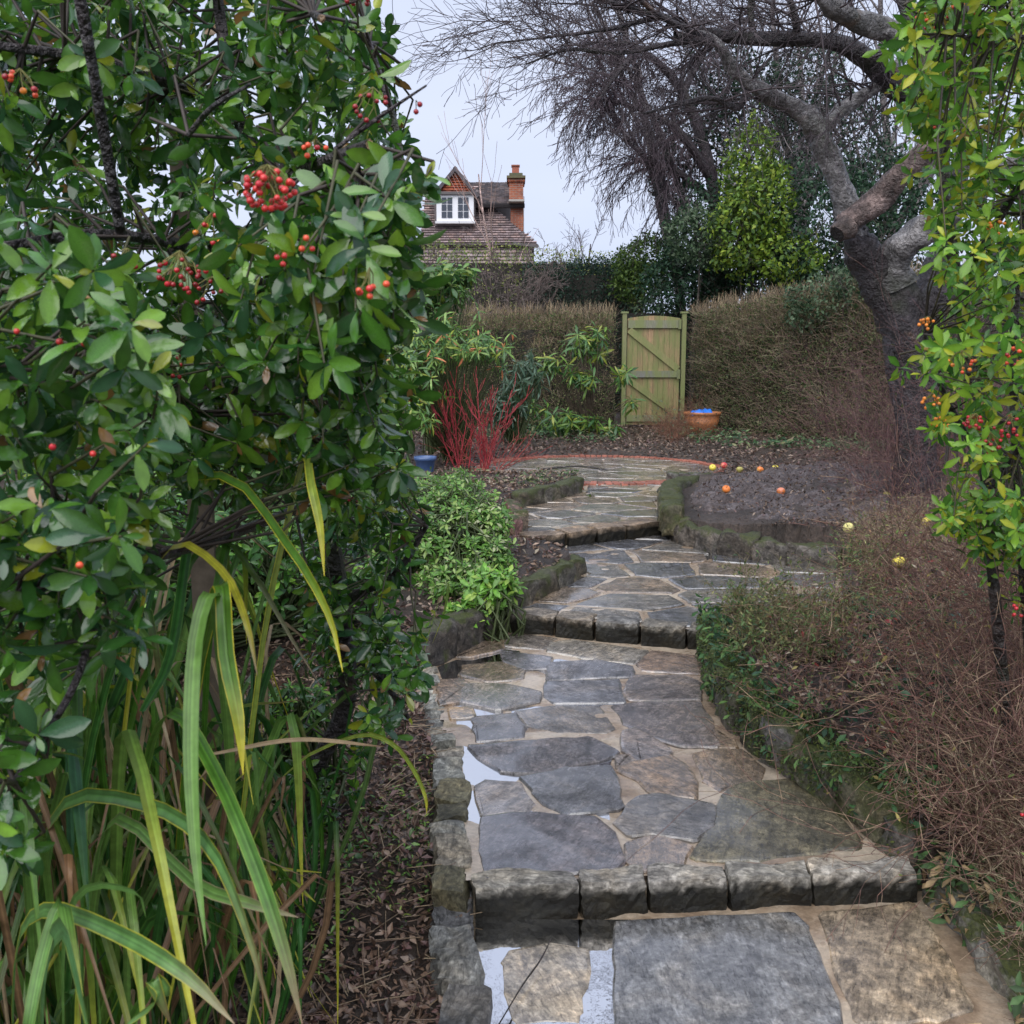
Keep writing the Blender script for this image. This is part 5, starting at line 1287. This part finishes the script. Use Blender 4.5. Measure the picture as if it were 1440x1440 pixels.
# ---------------------------------------------------------------- shrubs of the middle distance
def rosettes(name, label, blobs, n, size, cols, wts, K=9, spread=(45, 105), stemc=(.06, .08, .03), tm=LT_thin, grav=.5, cat='shrub', mat=None, up=.7, upr=.5, zg=None):
    c0 = blobs[0][0]; zg = float(gz(c0[0], c0[1])) if zg is None else zg
    r = empty(name, (c0[0], c0[1], zg), label, cat); tot = sum(b[1][0] * b[1][2] for b in blobs); Ps = []
    for c, rad in blobs:
        P, o = ell_pts(max(3, int(n * rad[0] * rad[2] / tot)), c, rad, .2); Ps.append((P, o))
    P = np.concatenate([p for p, _ in Ps]); o = np.concatenate([q for _, q in Ps]); ax = nrm(o * .5 + rdir(len(P)) * upr + [0, -.2, up])
    p, a, nn, s_ = sprigs(P, ax, K, size, spread, size * .5, .25, grav)
    g = Geo(); add_leaves(g, tm, p, a, nn, s_, palette(len(p), cols, wts)); g.build('foliage', mat or M_leaf_r, r, 'stuff')
    g = Geo(); b = np.array([c0[0], c0[1], zg]) + rng.normal(0, .06, P.shape) * [1, 1, 0]; m = (b + P) / 2 + rng.normal(0, .05, P.shape) + [0, 0, .05]
    segs_geo(g, b, m, np.full(len(P), .008), np.full(len(P), .006), stemc, 4); segs_geo(g, m, P, np.full(len(P), .006), np.full(len(P), .003), stemc, 4); g.build('stem', M_twig, r, 'stuff')
    return r
GRN = [(.09, .2, .05), (.05, .13, .04), (.17, .3, .08), (.22, .3, .05)]
rosettes('pieris_shrub', 'leafy green shrub with pinkish young leaves behind the red stemmed dogwood', [B(640, 480, 11.5, 75, 45), B(585, 520, 11.0, 55, 60), B(690, 490, 11.5, 40, 25), B(590, 575, 10.6, 28, 30)], 230, .13, GRN + [(.5, .2, .1)], [.3, .25, .25, .12, .04], 10, tm=LT_thin)
rosettes('laurel_shrub', 'pale green shrub growing above the brown hedge at its left end', [B(610, 400, 12.5, 55, 32), B(640, 385, 13, 30, 22), B(580, 440, 12.4, 40, 35)], 150, .14, GRN, [.3, .2, .35, .15], 9, tm=LT_mid)
rosettes('rhododendron', 'open shrub of drooping yellow green leaf rosettes just left of the gate', [B(830, 475, 15.6, 36, 25), B(780, 510, 15.4, 22, 16), B(820, 530, 15.3, 26, 18), B(875, 525, 15.2, 18, 10), B(755, 568, 15, 18, 9), B(885, 565, 15, 10, 6), B(800, 590, 15, 50, 18), B(860, 600, 15, 24, 10)],
         88, .19, [(.16, .28, .05), (.08, .18, .05), (.32, .36, .06), (.05, .12, .04)], [.35, .3, .15, .2], 13, (50, 120), (.09, .07, .05), LT_thin, .6)
rosettes('willow_leaf_shrub', 'narrow leaved grey green shrub between the red stems and the rhododendron', [B(725, 545, 14.0, 30, 45), B(745, 520, 14.2, 24, 30), B(700, 570, 13.8, 24, 30)], 90, .17, [(.07, .13, .08), (.13, .2, .14), (.04, .08, .04)], [.4, .3, .3], 8, (60, 140), tm=LT_thin, grav=1.0)
# red dogwood, two clumps
for px, lab, hh, sd_ in ((645, 'left clump of bright red dogwood stems beside the green bush', .8, 3), (682, 'right clump of bright red dogwood stems next to the round patio', .88, 4)):
    b = lv(px, 657, .33); b[2] = float(gz(b[0], b[1])); random.seed(sd_)
    r_ = empty('red_dogwood', b, lab, 'shrub', None); tw = Twigs()
    for k in range(9): tw.grow(b + np.array([random.gauss(0, .04), random.gauss(0, .04), 0]), (random.gauss(.03, .2), random.gauss(0, .2), 1), hh * random.uniform(.7, 1.1), .009, 2, 6, .06, .05, 1, .5, .5, .003, .3)
    g = Geo(); tw.geo(g, (.27, .03, .04), .45, 5); g.build('stems', M_twig, r_, 'stuff')
r_ = empty('red_dogwood', lv(700, 662, .33), 'few sparse red twigs reaching right over the patio edge', 'shrub'); tw = Twigs()
for k in range(7): tw.grow(lv(697, 665, .34), (random.gauss(.9, .3), random.gauss(0, .3), .6), .5, .004, 1, 6, .08, .02, 1, .5, .5, .002)
for k in range(30): tw.grow(lv(random.uniform(620, 700), random.uniform(650, 665), .34), (random.gauss(0, .4), random.gauss(0, .3), 1), random.uniform(.25, .5), .004, 1, 5, .15, 0, 1, .5, .6, .002)
g = Geo(); tw.geo(g, (.28, .05, .045), .3, 4); g.build('stems', M_twig, r_, 'stuff')
# bright green ground shrub spilling over the left beds
rosettes('spreading_shrub', 'low bright green and cream variegated bush spilling over the left wall', [B(640, 730, 6.2, 70, 55), B(600, 705, 7.0, 60, 38), B(675, 790, 5.5, 55, 45), B(640, 820, 5.2, 60, 40), B(590, 780, 5.6, 70, 70), B(690, 740, 5.9, 35, 35), B(560, 720, 6.6, 60, 60), B(645, 680, 7.5, 35, 20)],
         2000, .045, [(.14, .3, .05), (.09, .2, .04), (.3, .42, .12), (.42, .45, .25)], [.4, .25, .25, .1], 9, (35, 95), tm=LT_mid, grav=.2)
rosettes('spreading_shrub', 'light green bush at the front corner of the wall beside the middle step', [B(690, 825, 5.0, 36, 26), B(655, 860, 4.9, 30, 14)], 160, .06, [(.16, .36, .05), (.12, .26, .05), (.28, .42, .08)], [.45, .3, .25], 9, (40, 100), tm=LT_mid, grav=.35)
rosettes('evergreen_bush', 'mid green bush left of the blue pot, behind the berry shrub', [B(545, 600, 8.5, 35, 60), B(510, 660, 8, 55, 60), B(450, 640, 8, 60, 70)], 330, .085, GRN, [.3, .35, .2, .15], 9, tm=LT_mid)
rosettes('evergreen_bush', 'dark bush filling the bed behind the trunk of the berry shrub', [B(380, 800, 4.6, 110, 110), B(520, 850, 4.6, 55, 70), B(240, 800, 4.4, 120, 140), B(80, 900, 4.2, 140, 140)], 700, .06, [DKG, MDG, LTG], [.5, .35, .15], 9, tm=LT_mid)
rosettes('evergreen_bush', 'broad green bush in the bed between the wooden post and the variegated bush', [B(330, 640, 6.5, 150, 60), B(180, 640, 6.8, 160, 90), B(470, 700, 6, 90, 80)], 650, .08, GRN, [.3, .4, .15, .15], 9, tm=LT_mid)
rosettes('evergreen_bush', 'small dark bush at the foot of the berry shrub trunk', [B(415, 1000, 3.2, 60, 50), B(440, 1130, 2.9, 40, 40), B(500, 1200, 2.75, 30, 25)], 120, .035, [DKG, MDG, LTG], [.5, .35, .15], 8, tm=LT_mid)

# ---------------------------------------------------------------- twiggy growth of the right beds
def thicket(label, pts_px, n, h, cols, wts, sd_=1, lean=(0, 0), leaf=None, name='twiggy_bush', lvl=2, r=.0022, spread=.8, wig=.16, hz=None, cat='bush'):
    random.seed(sd_); q = [lv(a, b, z) for a, b, z in pts_px]; ctr = np.mean(q, 0); ctr[2] = float(gz(ctr[0], ctr[1]))
    root_ = empty(name, ctr, label, cat); poly = [tuple(p[:2]) for p in q]; P = inpoly_px(poly, n)
    tw = Twigs()
    for p in P:
        if onpath(p[0], p[1]): continue
        z = float(gz(p[0], p[1]))
        tw.grow((p[0], p[1], z - .02), (lean[0] + random.gauss(0, .55), lean[1] + random.gauss(0, .5), 1), h * random.uniform(.5, 1.15), r, lvl, 6, wig, -.03, 1.2, .55, spread, .0009, .1)
    A = tw.arr(); g = Geo(); c = palette(len(A), cols, wts, .3); segs_geo(g, A[:, :3], A[:, 3:6], A[:, 6], A[:, 7], c, 3); g.build('twigs', M_twig, root_, 'stuff')
    if leaf:
        k, sz, lc, lw_ = leaf; i = rng.choice(len(A), k); g = Geo(); pp = A[i, 3:6]
        add_leaves(g, LT_mid, pp, rdir(k) + [0, 0, .2], rdir(k) * .7 + [0, -.2, .8], sz * rng.uniform(.5, 1.2, k), palette(k, lc, lw_, .25)); g.build('foliage', M_far, root_, 'stuff')
    return root_
PUR = [(.16, .085, .07), (.22, .12, .09), (.11, .065, .055), (.34, .24, .16)]
thicket('low tangle of reddish brown stems filling the right bed in the foreground', [(1130, 960, .4), (1100, 860, .4), (1180, 800, .4), (1440, 800, .4), (1560, 900, .4), (1560, 1150, .4), (1300, 1080, .4)], 340, .25, PUR, [.35, .3, .25, .1], 2, (-.1, -.1), (3800, .026, [(.1, .16, .04), (.25, .2, .07), (.25, .04, .03), (.2, .12, .08), (.4, .33, .24)], [.35, .2, .06, .3, .09]))
thicket('greenish twiggy mound where the right bed meets the second terrace', [(1010, 905, .36), (1030, 850, .36), (1120, 800, .36), (1240, 790, .36), (1200, 900, .36), (1080, 930, .36)], 300, .26, [(.16, .12, .06), (.12, .13, .05), (.22, .18, .1)], [.4, .3, .3], 3, (0, 0), (4600, .022, [(.09, .15, .05), (.16, .2, .06), (.25, .24, .1), (.05, .09, .04)], [.4, .25, .15, .2]))
thicket('purple brown thicket climbing round the foot of the apple trunk', [(1205, 725, .4), (1215, 680, .4), (1250, 650, .4), (1400, 650, .4), (1440, 740, .4), (1280, 760, .4)], 330, 1.2, [(.12, .06, .06), (.17, .09, .08), (.08, .045, .05), (.22, .15, .12)], [.35, .3, .25, .1], 4, (.0, .0), (400, .03, [(.08, .1, .04), (.2, .13, .07)], [.5, .5]), spread=.7, wig=.14)
thicket('paler dry stems between the mud bed and the foreground tangle', [(1120, 790, .4), (1200, 750, .4), (1440, 740, .4), (1440, 800, .4), (1180, 830, .4)], 220, .28, [(.3, .23, .15), (.2, .14, .09), (.14, .08, .07)], [.35, .35, .3], 5, (0, 0), (1200, .025, [(.08, .13, .04), (.16, .18, .06), (.2, .13, .08)], [.4, .3, .3]))
thicket('sparse brown stems over ivy at the lower right edge', [(1290, 1180, .3), (1300, 1080, .36), (1500, 1050, .36), (1600, 1300, .3), (1420, 1300, .25)], 220, .32, [(.2, .14, .09), (.13, .07, .055), (.32, .26, .17)], [.4, .35, .25], 6, (-.2, -.1), None)
thicket('knee high dry brown stems crowding under the right berry shrub', [(1360, 1000, .45), (1380, 900, .45), (1600, 900, .45), (1700, 1150, .4), (1420, 1120, .4)], 240, .8, PUR, [.3, .3, .2, .2], 12, (-.1, 0), (300, .025, [(.1, .15, .04), (.2, .18, .06)], [.5, .5]))
thicket('little rust brown twiggy shrub in front of the terracotta bowl', [(925, 612, .36), (940, 600, .36), (985, 604, .36), (985, 622, .36), (940, 622, .36)], 120, .55, [(.2, .09, .05), (.14, .07, .05)], [.5, .5], 7, (-.1, 0), (250, .05, [(.1, .13, .08), (.05, .07, .04)], [.5, .5]), r=.003)

# ---------------------------------------------------------------- ground cover, ivy, litter, apples
def scatter(label, name, n, xr, yr, size, cols, wts, tm, flat=.5, lift=.01, msk=None, mat=None, dens=None, stick=False, on=False, zf=None):
    X = rng.uniform(*xr, n); Y = rng.uniform(*yr, n)
    k = np.ones(n, bool) if on else ~onpath(X, Y)
    if msk is not None: k &= msk(X, Y)
    if dens: k &= (vn(X, Y, dens) + .5 + rng.uniform(-.2, .2, n)) > .5
    X, Y = X[k], Y[k]; n = len(X); Z = (gz(X, Y) if zf is None else zf(X, Y)) + lift * rng.random(n)
    P = np.column_stack([X, Y, Z]); g = Geo(); A = nrm(rng.normal(size=(n, 3)) * [1, 1, flat * .7] + [0, 0, flat * .3])
    if stick: segs_geo(g, P, P + A * size * rng.uniform(.4, 1.3, (n, 1)), np.full(n, size * .02), np.full(n, size * .012), palette(n, cols, wts, .3))
    else: add_leaves(g, tm, P, A, nrm(rng.normal(size=(n, 3)) * flat + [0, 0, 1]), size * rng.uniform(.5, 1.3, n), palette(n, cols, wts, .3))
    return tag(g.build(name, M_dead if mat is None else mat, None, 'stuff'), label)
LIT = [(.13, .08, .055), (.2, .13, .09), (.28, .2, .15), (.07, .05, .04), (.16, .09, .08)]
LT_lit = leaf_tmpl(rows=(0, .5, 1), width=.55, fold=.3, droop=-.15)
scatter('wet brown leaf litter covering the left bed', 'leaf_litter', 30000, (-1.6, 0.2), (1.0, 4.7), .028, LIT, [.25, .25, .15, .2, .15], LT_lit, .5, .02)
scatter('dead stalks and twigs strewn over the left bed', 'dead_stalks', 2600, (-1.2, 0.1), (1.1, 4.7), .10, [(.3, .22, .14), (.2, .13, .09), (.4, .31, .2)], [.4, .4, .2], None, .25, .03, stick=True)
scatter('small green seedlings among the litter of the left bed', 'seedlings', 9000, (-1.1, 0.0), (1.2, 3.4), .02, [(.1, .22, .05), (.06, .13, .04), (.2, .3, .08)], [.4, .4, .2], LT_mid, .6, .03, dens=.25, mat=M_leaf_r)
scatter('fallen leaves lying on the right hand beds', 'leaf_litter', 26000, (.5, 4.2), (1.6, 6.6), .03, LIT, [.25, .25, .15, .2, .15], LT_lit, .5, .02)
scatter('dead stems lying on the right hand bed', 'dead_stalks', 2200, (.5, 3.0), (1.8, 6.5), .13, [(.3, .2, .13), (.2, .1, .08), (.4, .3, .2)], [.4, .4, .2], None, .3, .05, stick=True)
scatter('dark ivy creeping over the right hand bed', 'ivy', 9000, (.6, 3.2), (1.7, 4.6), .034, [(.05, .12, .05), (.03, .08, .05), (.12, .2, .06), (.3, .05, .05)], [.4, .35, .2, .05], leaf_tmpl(rows=(0, .35, .8, 1), width=.8, fold=.1), .5, .06, dens=.4, mat=M_leaf_r)
scatter('dead leaves and pebbles on the small left bed beside the second terrace', 'leaf_litter', 7000, (-.9, .9), (4.7, 10), .04, LIT + [(.35, .3, .22)], [.25, .25, .15, .15, .1, .1], LT_lit, .5, .02)
scatter('fallen leaves between patio and gate', 'leaf_litter', 16000, (-2.5, 5.5), (10.2, 17), .05, LIT, [.3, .25, .15, .15, .15], LT_lit, .4, .02)
scatter('low ivy and weeds carpeting the ground below the hedges', 'ground_cover', 26000, (-3.5, 6), (12.2, 17.2), .07, [(.06, .12, .05), (.04, .08, .04), (.12, .18, .08), (.2, .2, .1)], [.4, .3, .2, .1], LT_mid, .6, .12, msk=lambda X, Y: ((X < 1.5) & (Y > 13.8)) | (X > 2.6 - (Y - 12) * .02), dens=.8, mat=M_far)
scatter('ivy trailing round the small left bed beside the patio', 'ivy', 2200, (-.9, 1.0), (7.6, 10.2), .045, [(.08, .14, .06), (.05, .1, .04), (.2, .22, .12)], [.4, .4, .2], LT_mid, .5, .05, dens=.4, mat=M_leaf_r)
scatter('leaf bits and debris pressed into the muddy bed', 'leaf_litter', 14000, (1.0, 4.4), (6.0, 10.6), .026, LIT + [(.2, .17, .17)], [.2, .2, .15, .2, .1, .15], LT_lit, .7, .012, zf=mudz, msk=lambda X, Y: mud_edge(X, Y) > .02)
# moss and hanging growth on the right wall
def tufts(label, run, n, zlo, zhi, thick, size, cols, wts, name='moss', tm=LT_mid, down=.2):
    Q = np.array([lv(a, b, z)[:2] for a, b, z in run]); S = np.concatenate([[0], np.cumsum(np.linalg.norm(np.diff(Q, axis=0), axis=1))])
    t = rng.random(n) * S[-1]; x = np.interp(t, S, Q[:, 0]); y = np.interp(t, S, Q[:, 1])
    P = np.column_stack([x + rng.uniform(-.015, thick, n), y + rng.uniform(-.01, .03, n), rng.uniform(zlo, zhi, n)]); P = P[(vn(P[:, 1] * 1.3 + P[:, 0], P[:, 2], .12) + .5) > .42]; n = len(P)
    g = Geo(); add_leaves(g, tm, P, nrm(rdir(n) + [-.5, -.5, -down]), rdir(n) * .6 + [-.4, -.4, .5], size * rng.uniform(.5, 1.3, n), palette(n, cols, wts, .3))
    return tag(g.build(name, M_far, None, 'stuff'), label)
RW = [(985, 905, Z1), (985, 930, Z1), (1000, 990, Z1), (1060, 1062, Z1), (1150, 1124, Z1), (1262, 1207, Z1)]
tufts('thick moss cushions on the curved right wall', RW, 30000, .13, .33, .16, .014, [(.05, .075, .02), (.09, .11, .03), (.03, .045, .015)], [.4, .3, .3])
tufts('ivy and weeds hanging over the curved right wall', RW, 2600, .16, .38, .22, .035, [(.06, .14, .05), (.12, .22, .06), (.04, .09, .05)], [.4, .3, .3], 'ivy')
tufts('dry grass and ivy at the foot of the kerb, lower right', [(1250, 1200, .05), (1310, 1262, .05), (1400, 1375, .05), (1450, 1448, .05)], 1500, .03, .2, .25, .04, [(.06, .13, .05), (.25, .2, .12), (.04, .08, .04)], [.4, .3, .3], 'ivy')
# fallen apples
M_apple = simple('apple_skin', .3, .5, (.85, 1.15), 40, 0)
def apple(px, py, zoff, r, col, lab, base=None):
    p = lv(px, py, zoff); prof = [(r * math.sin(a) * (1 - .08 * math.cos(a)), r * (.88 * -math.cos(a) + .0)) for a in np.linspace(0.05, 2.75, 9)] + [(r * .12, r * .62)]
    v, f = lathe(prof, 16); C = np.tile(np.array(col[0], float), (len(v), 1)); m = vn(v[:, 0], v[:, 2], r * .6) > .0; C[m] = col[1]
    g = Geo(); g.add(v, f, C); o = g.build('apple', M_apple); o.location = (p[0], p[1], p[2] + r * .7); o.rotation_euler = (rng.uniform(-.8, .8), rng.uniform(-.8, .8), 0)
    st = Geo(); segs_geo(st, [[0, 0, r * .6]], [[.003, 0, r * 1.15]], [.0018], [.0015], (.06, .04, .02), 5); s_ = st.build('stalk', M_twig); s_.parent = o
    return tag(o, lab, 'apple', 'fallen apples on the right hand beds')
OR = ((.75, .22, .05), (.85, .42, .1)); YL = ((.75, .62, .08), (.6, .5, .08)); RD = ((.6, .06, .07), (.7, .25, .15))
for px, py, c, lab in ((1021, 692, OR, 'large orange fallen apple on the left of the muddy bed'), (1098, 695, (RD[1], OR[0]), 'red orange fallen apple in the middle of the muddy bed'), (1069, 664, OR, 'orange fallen apple at the far edge of the muddy bed'),
        (1090, 662, YL, 'yellow fallen apple right beside the orange one at the far edge'), (1018, 658, RD, 'small pinkish red fallen apple at the far left of the muddy bed'), (1002, 661, YL, 'pale yellow fallen apple next to the patio corner'), (1040, 664, ((.4, .36, .1), (.35, .28, .1)), 'dull greenish fallen apple between the pink and the orange one'),
        (1263, 797, YL, 'yellow apple resting on the dry stems of the right bed'), (1193, 748, ((.6, .55, .2), (.5, .5, .2)), 'pale green apple at the near edge of the muddy bed'), (1302, 740, YL, 'small yellow apple by the foot of the right berry shrub')):
    apple(px, py, .5 if px > 1150 else .46, .034, c, lab)
# rotten apples squashed on the bed edge and fallen stick on the patio
g = Geo(); tube(g, np.array([[*lv(762, 660, Z3 + .012), .012], [*lv(790, 657, Z3 + .02), .009], [*lv(820, 656, Z3 + .015), .008], [*lv(855, 661, Z3 + .01), .005]]), (.03, .025, .025), 6, 5, .2); tag(g.build('fallen_branch', M_bark), 'thin dark branch lying across the round patio', 'branch')
g = Geo(); tube(g, np.array([[*lv(702, 1440, Z0 + .02), .002], [*lv(735, 1385, Z0 + .014), .0022], [*lv(760, 1350, Z0 + .02), .002], [*lv(775, 1320, Z0 + .03), .0012]]), (.04, .03, .03), 5, 5, .2)
tag(g.build('fallen_twig', M_bark), 'thin bent twig lying in the puddle below the nearest step', 'twig')
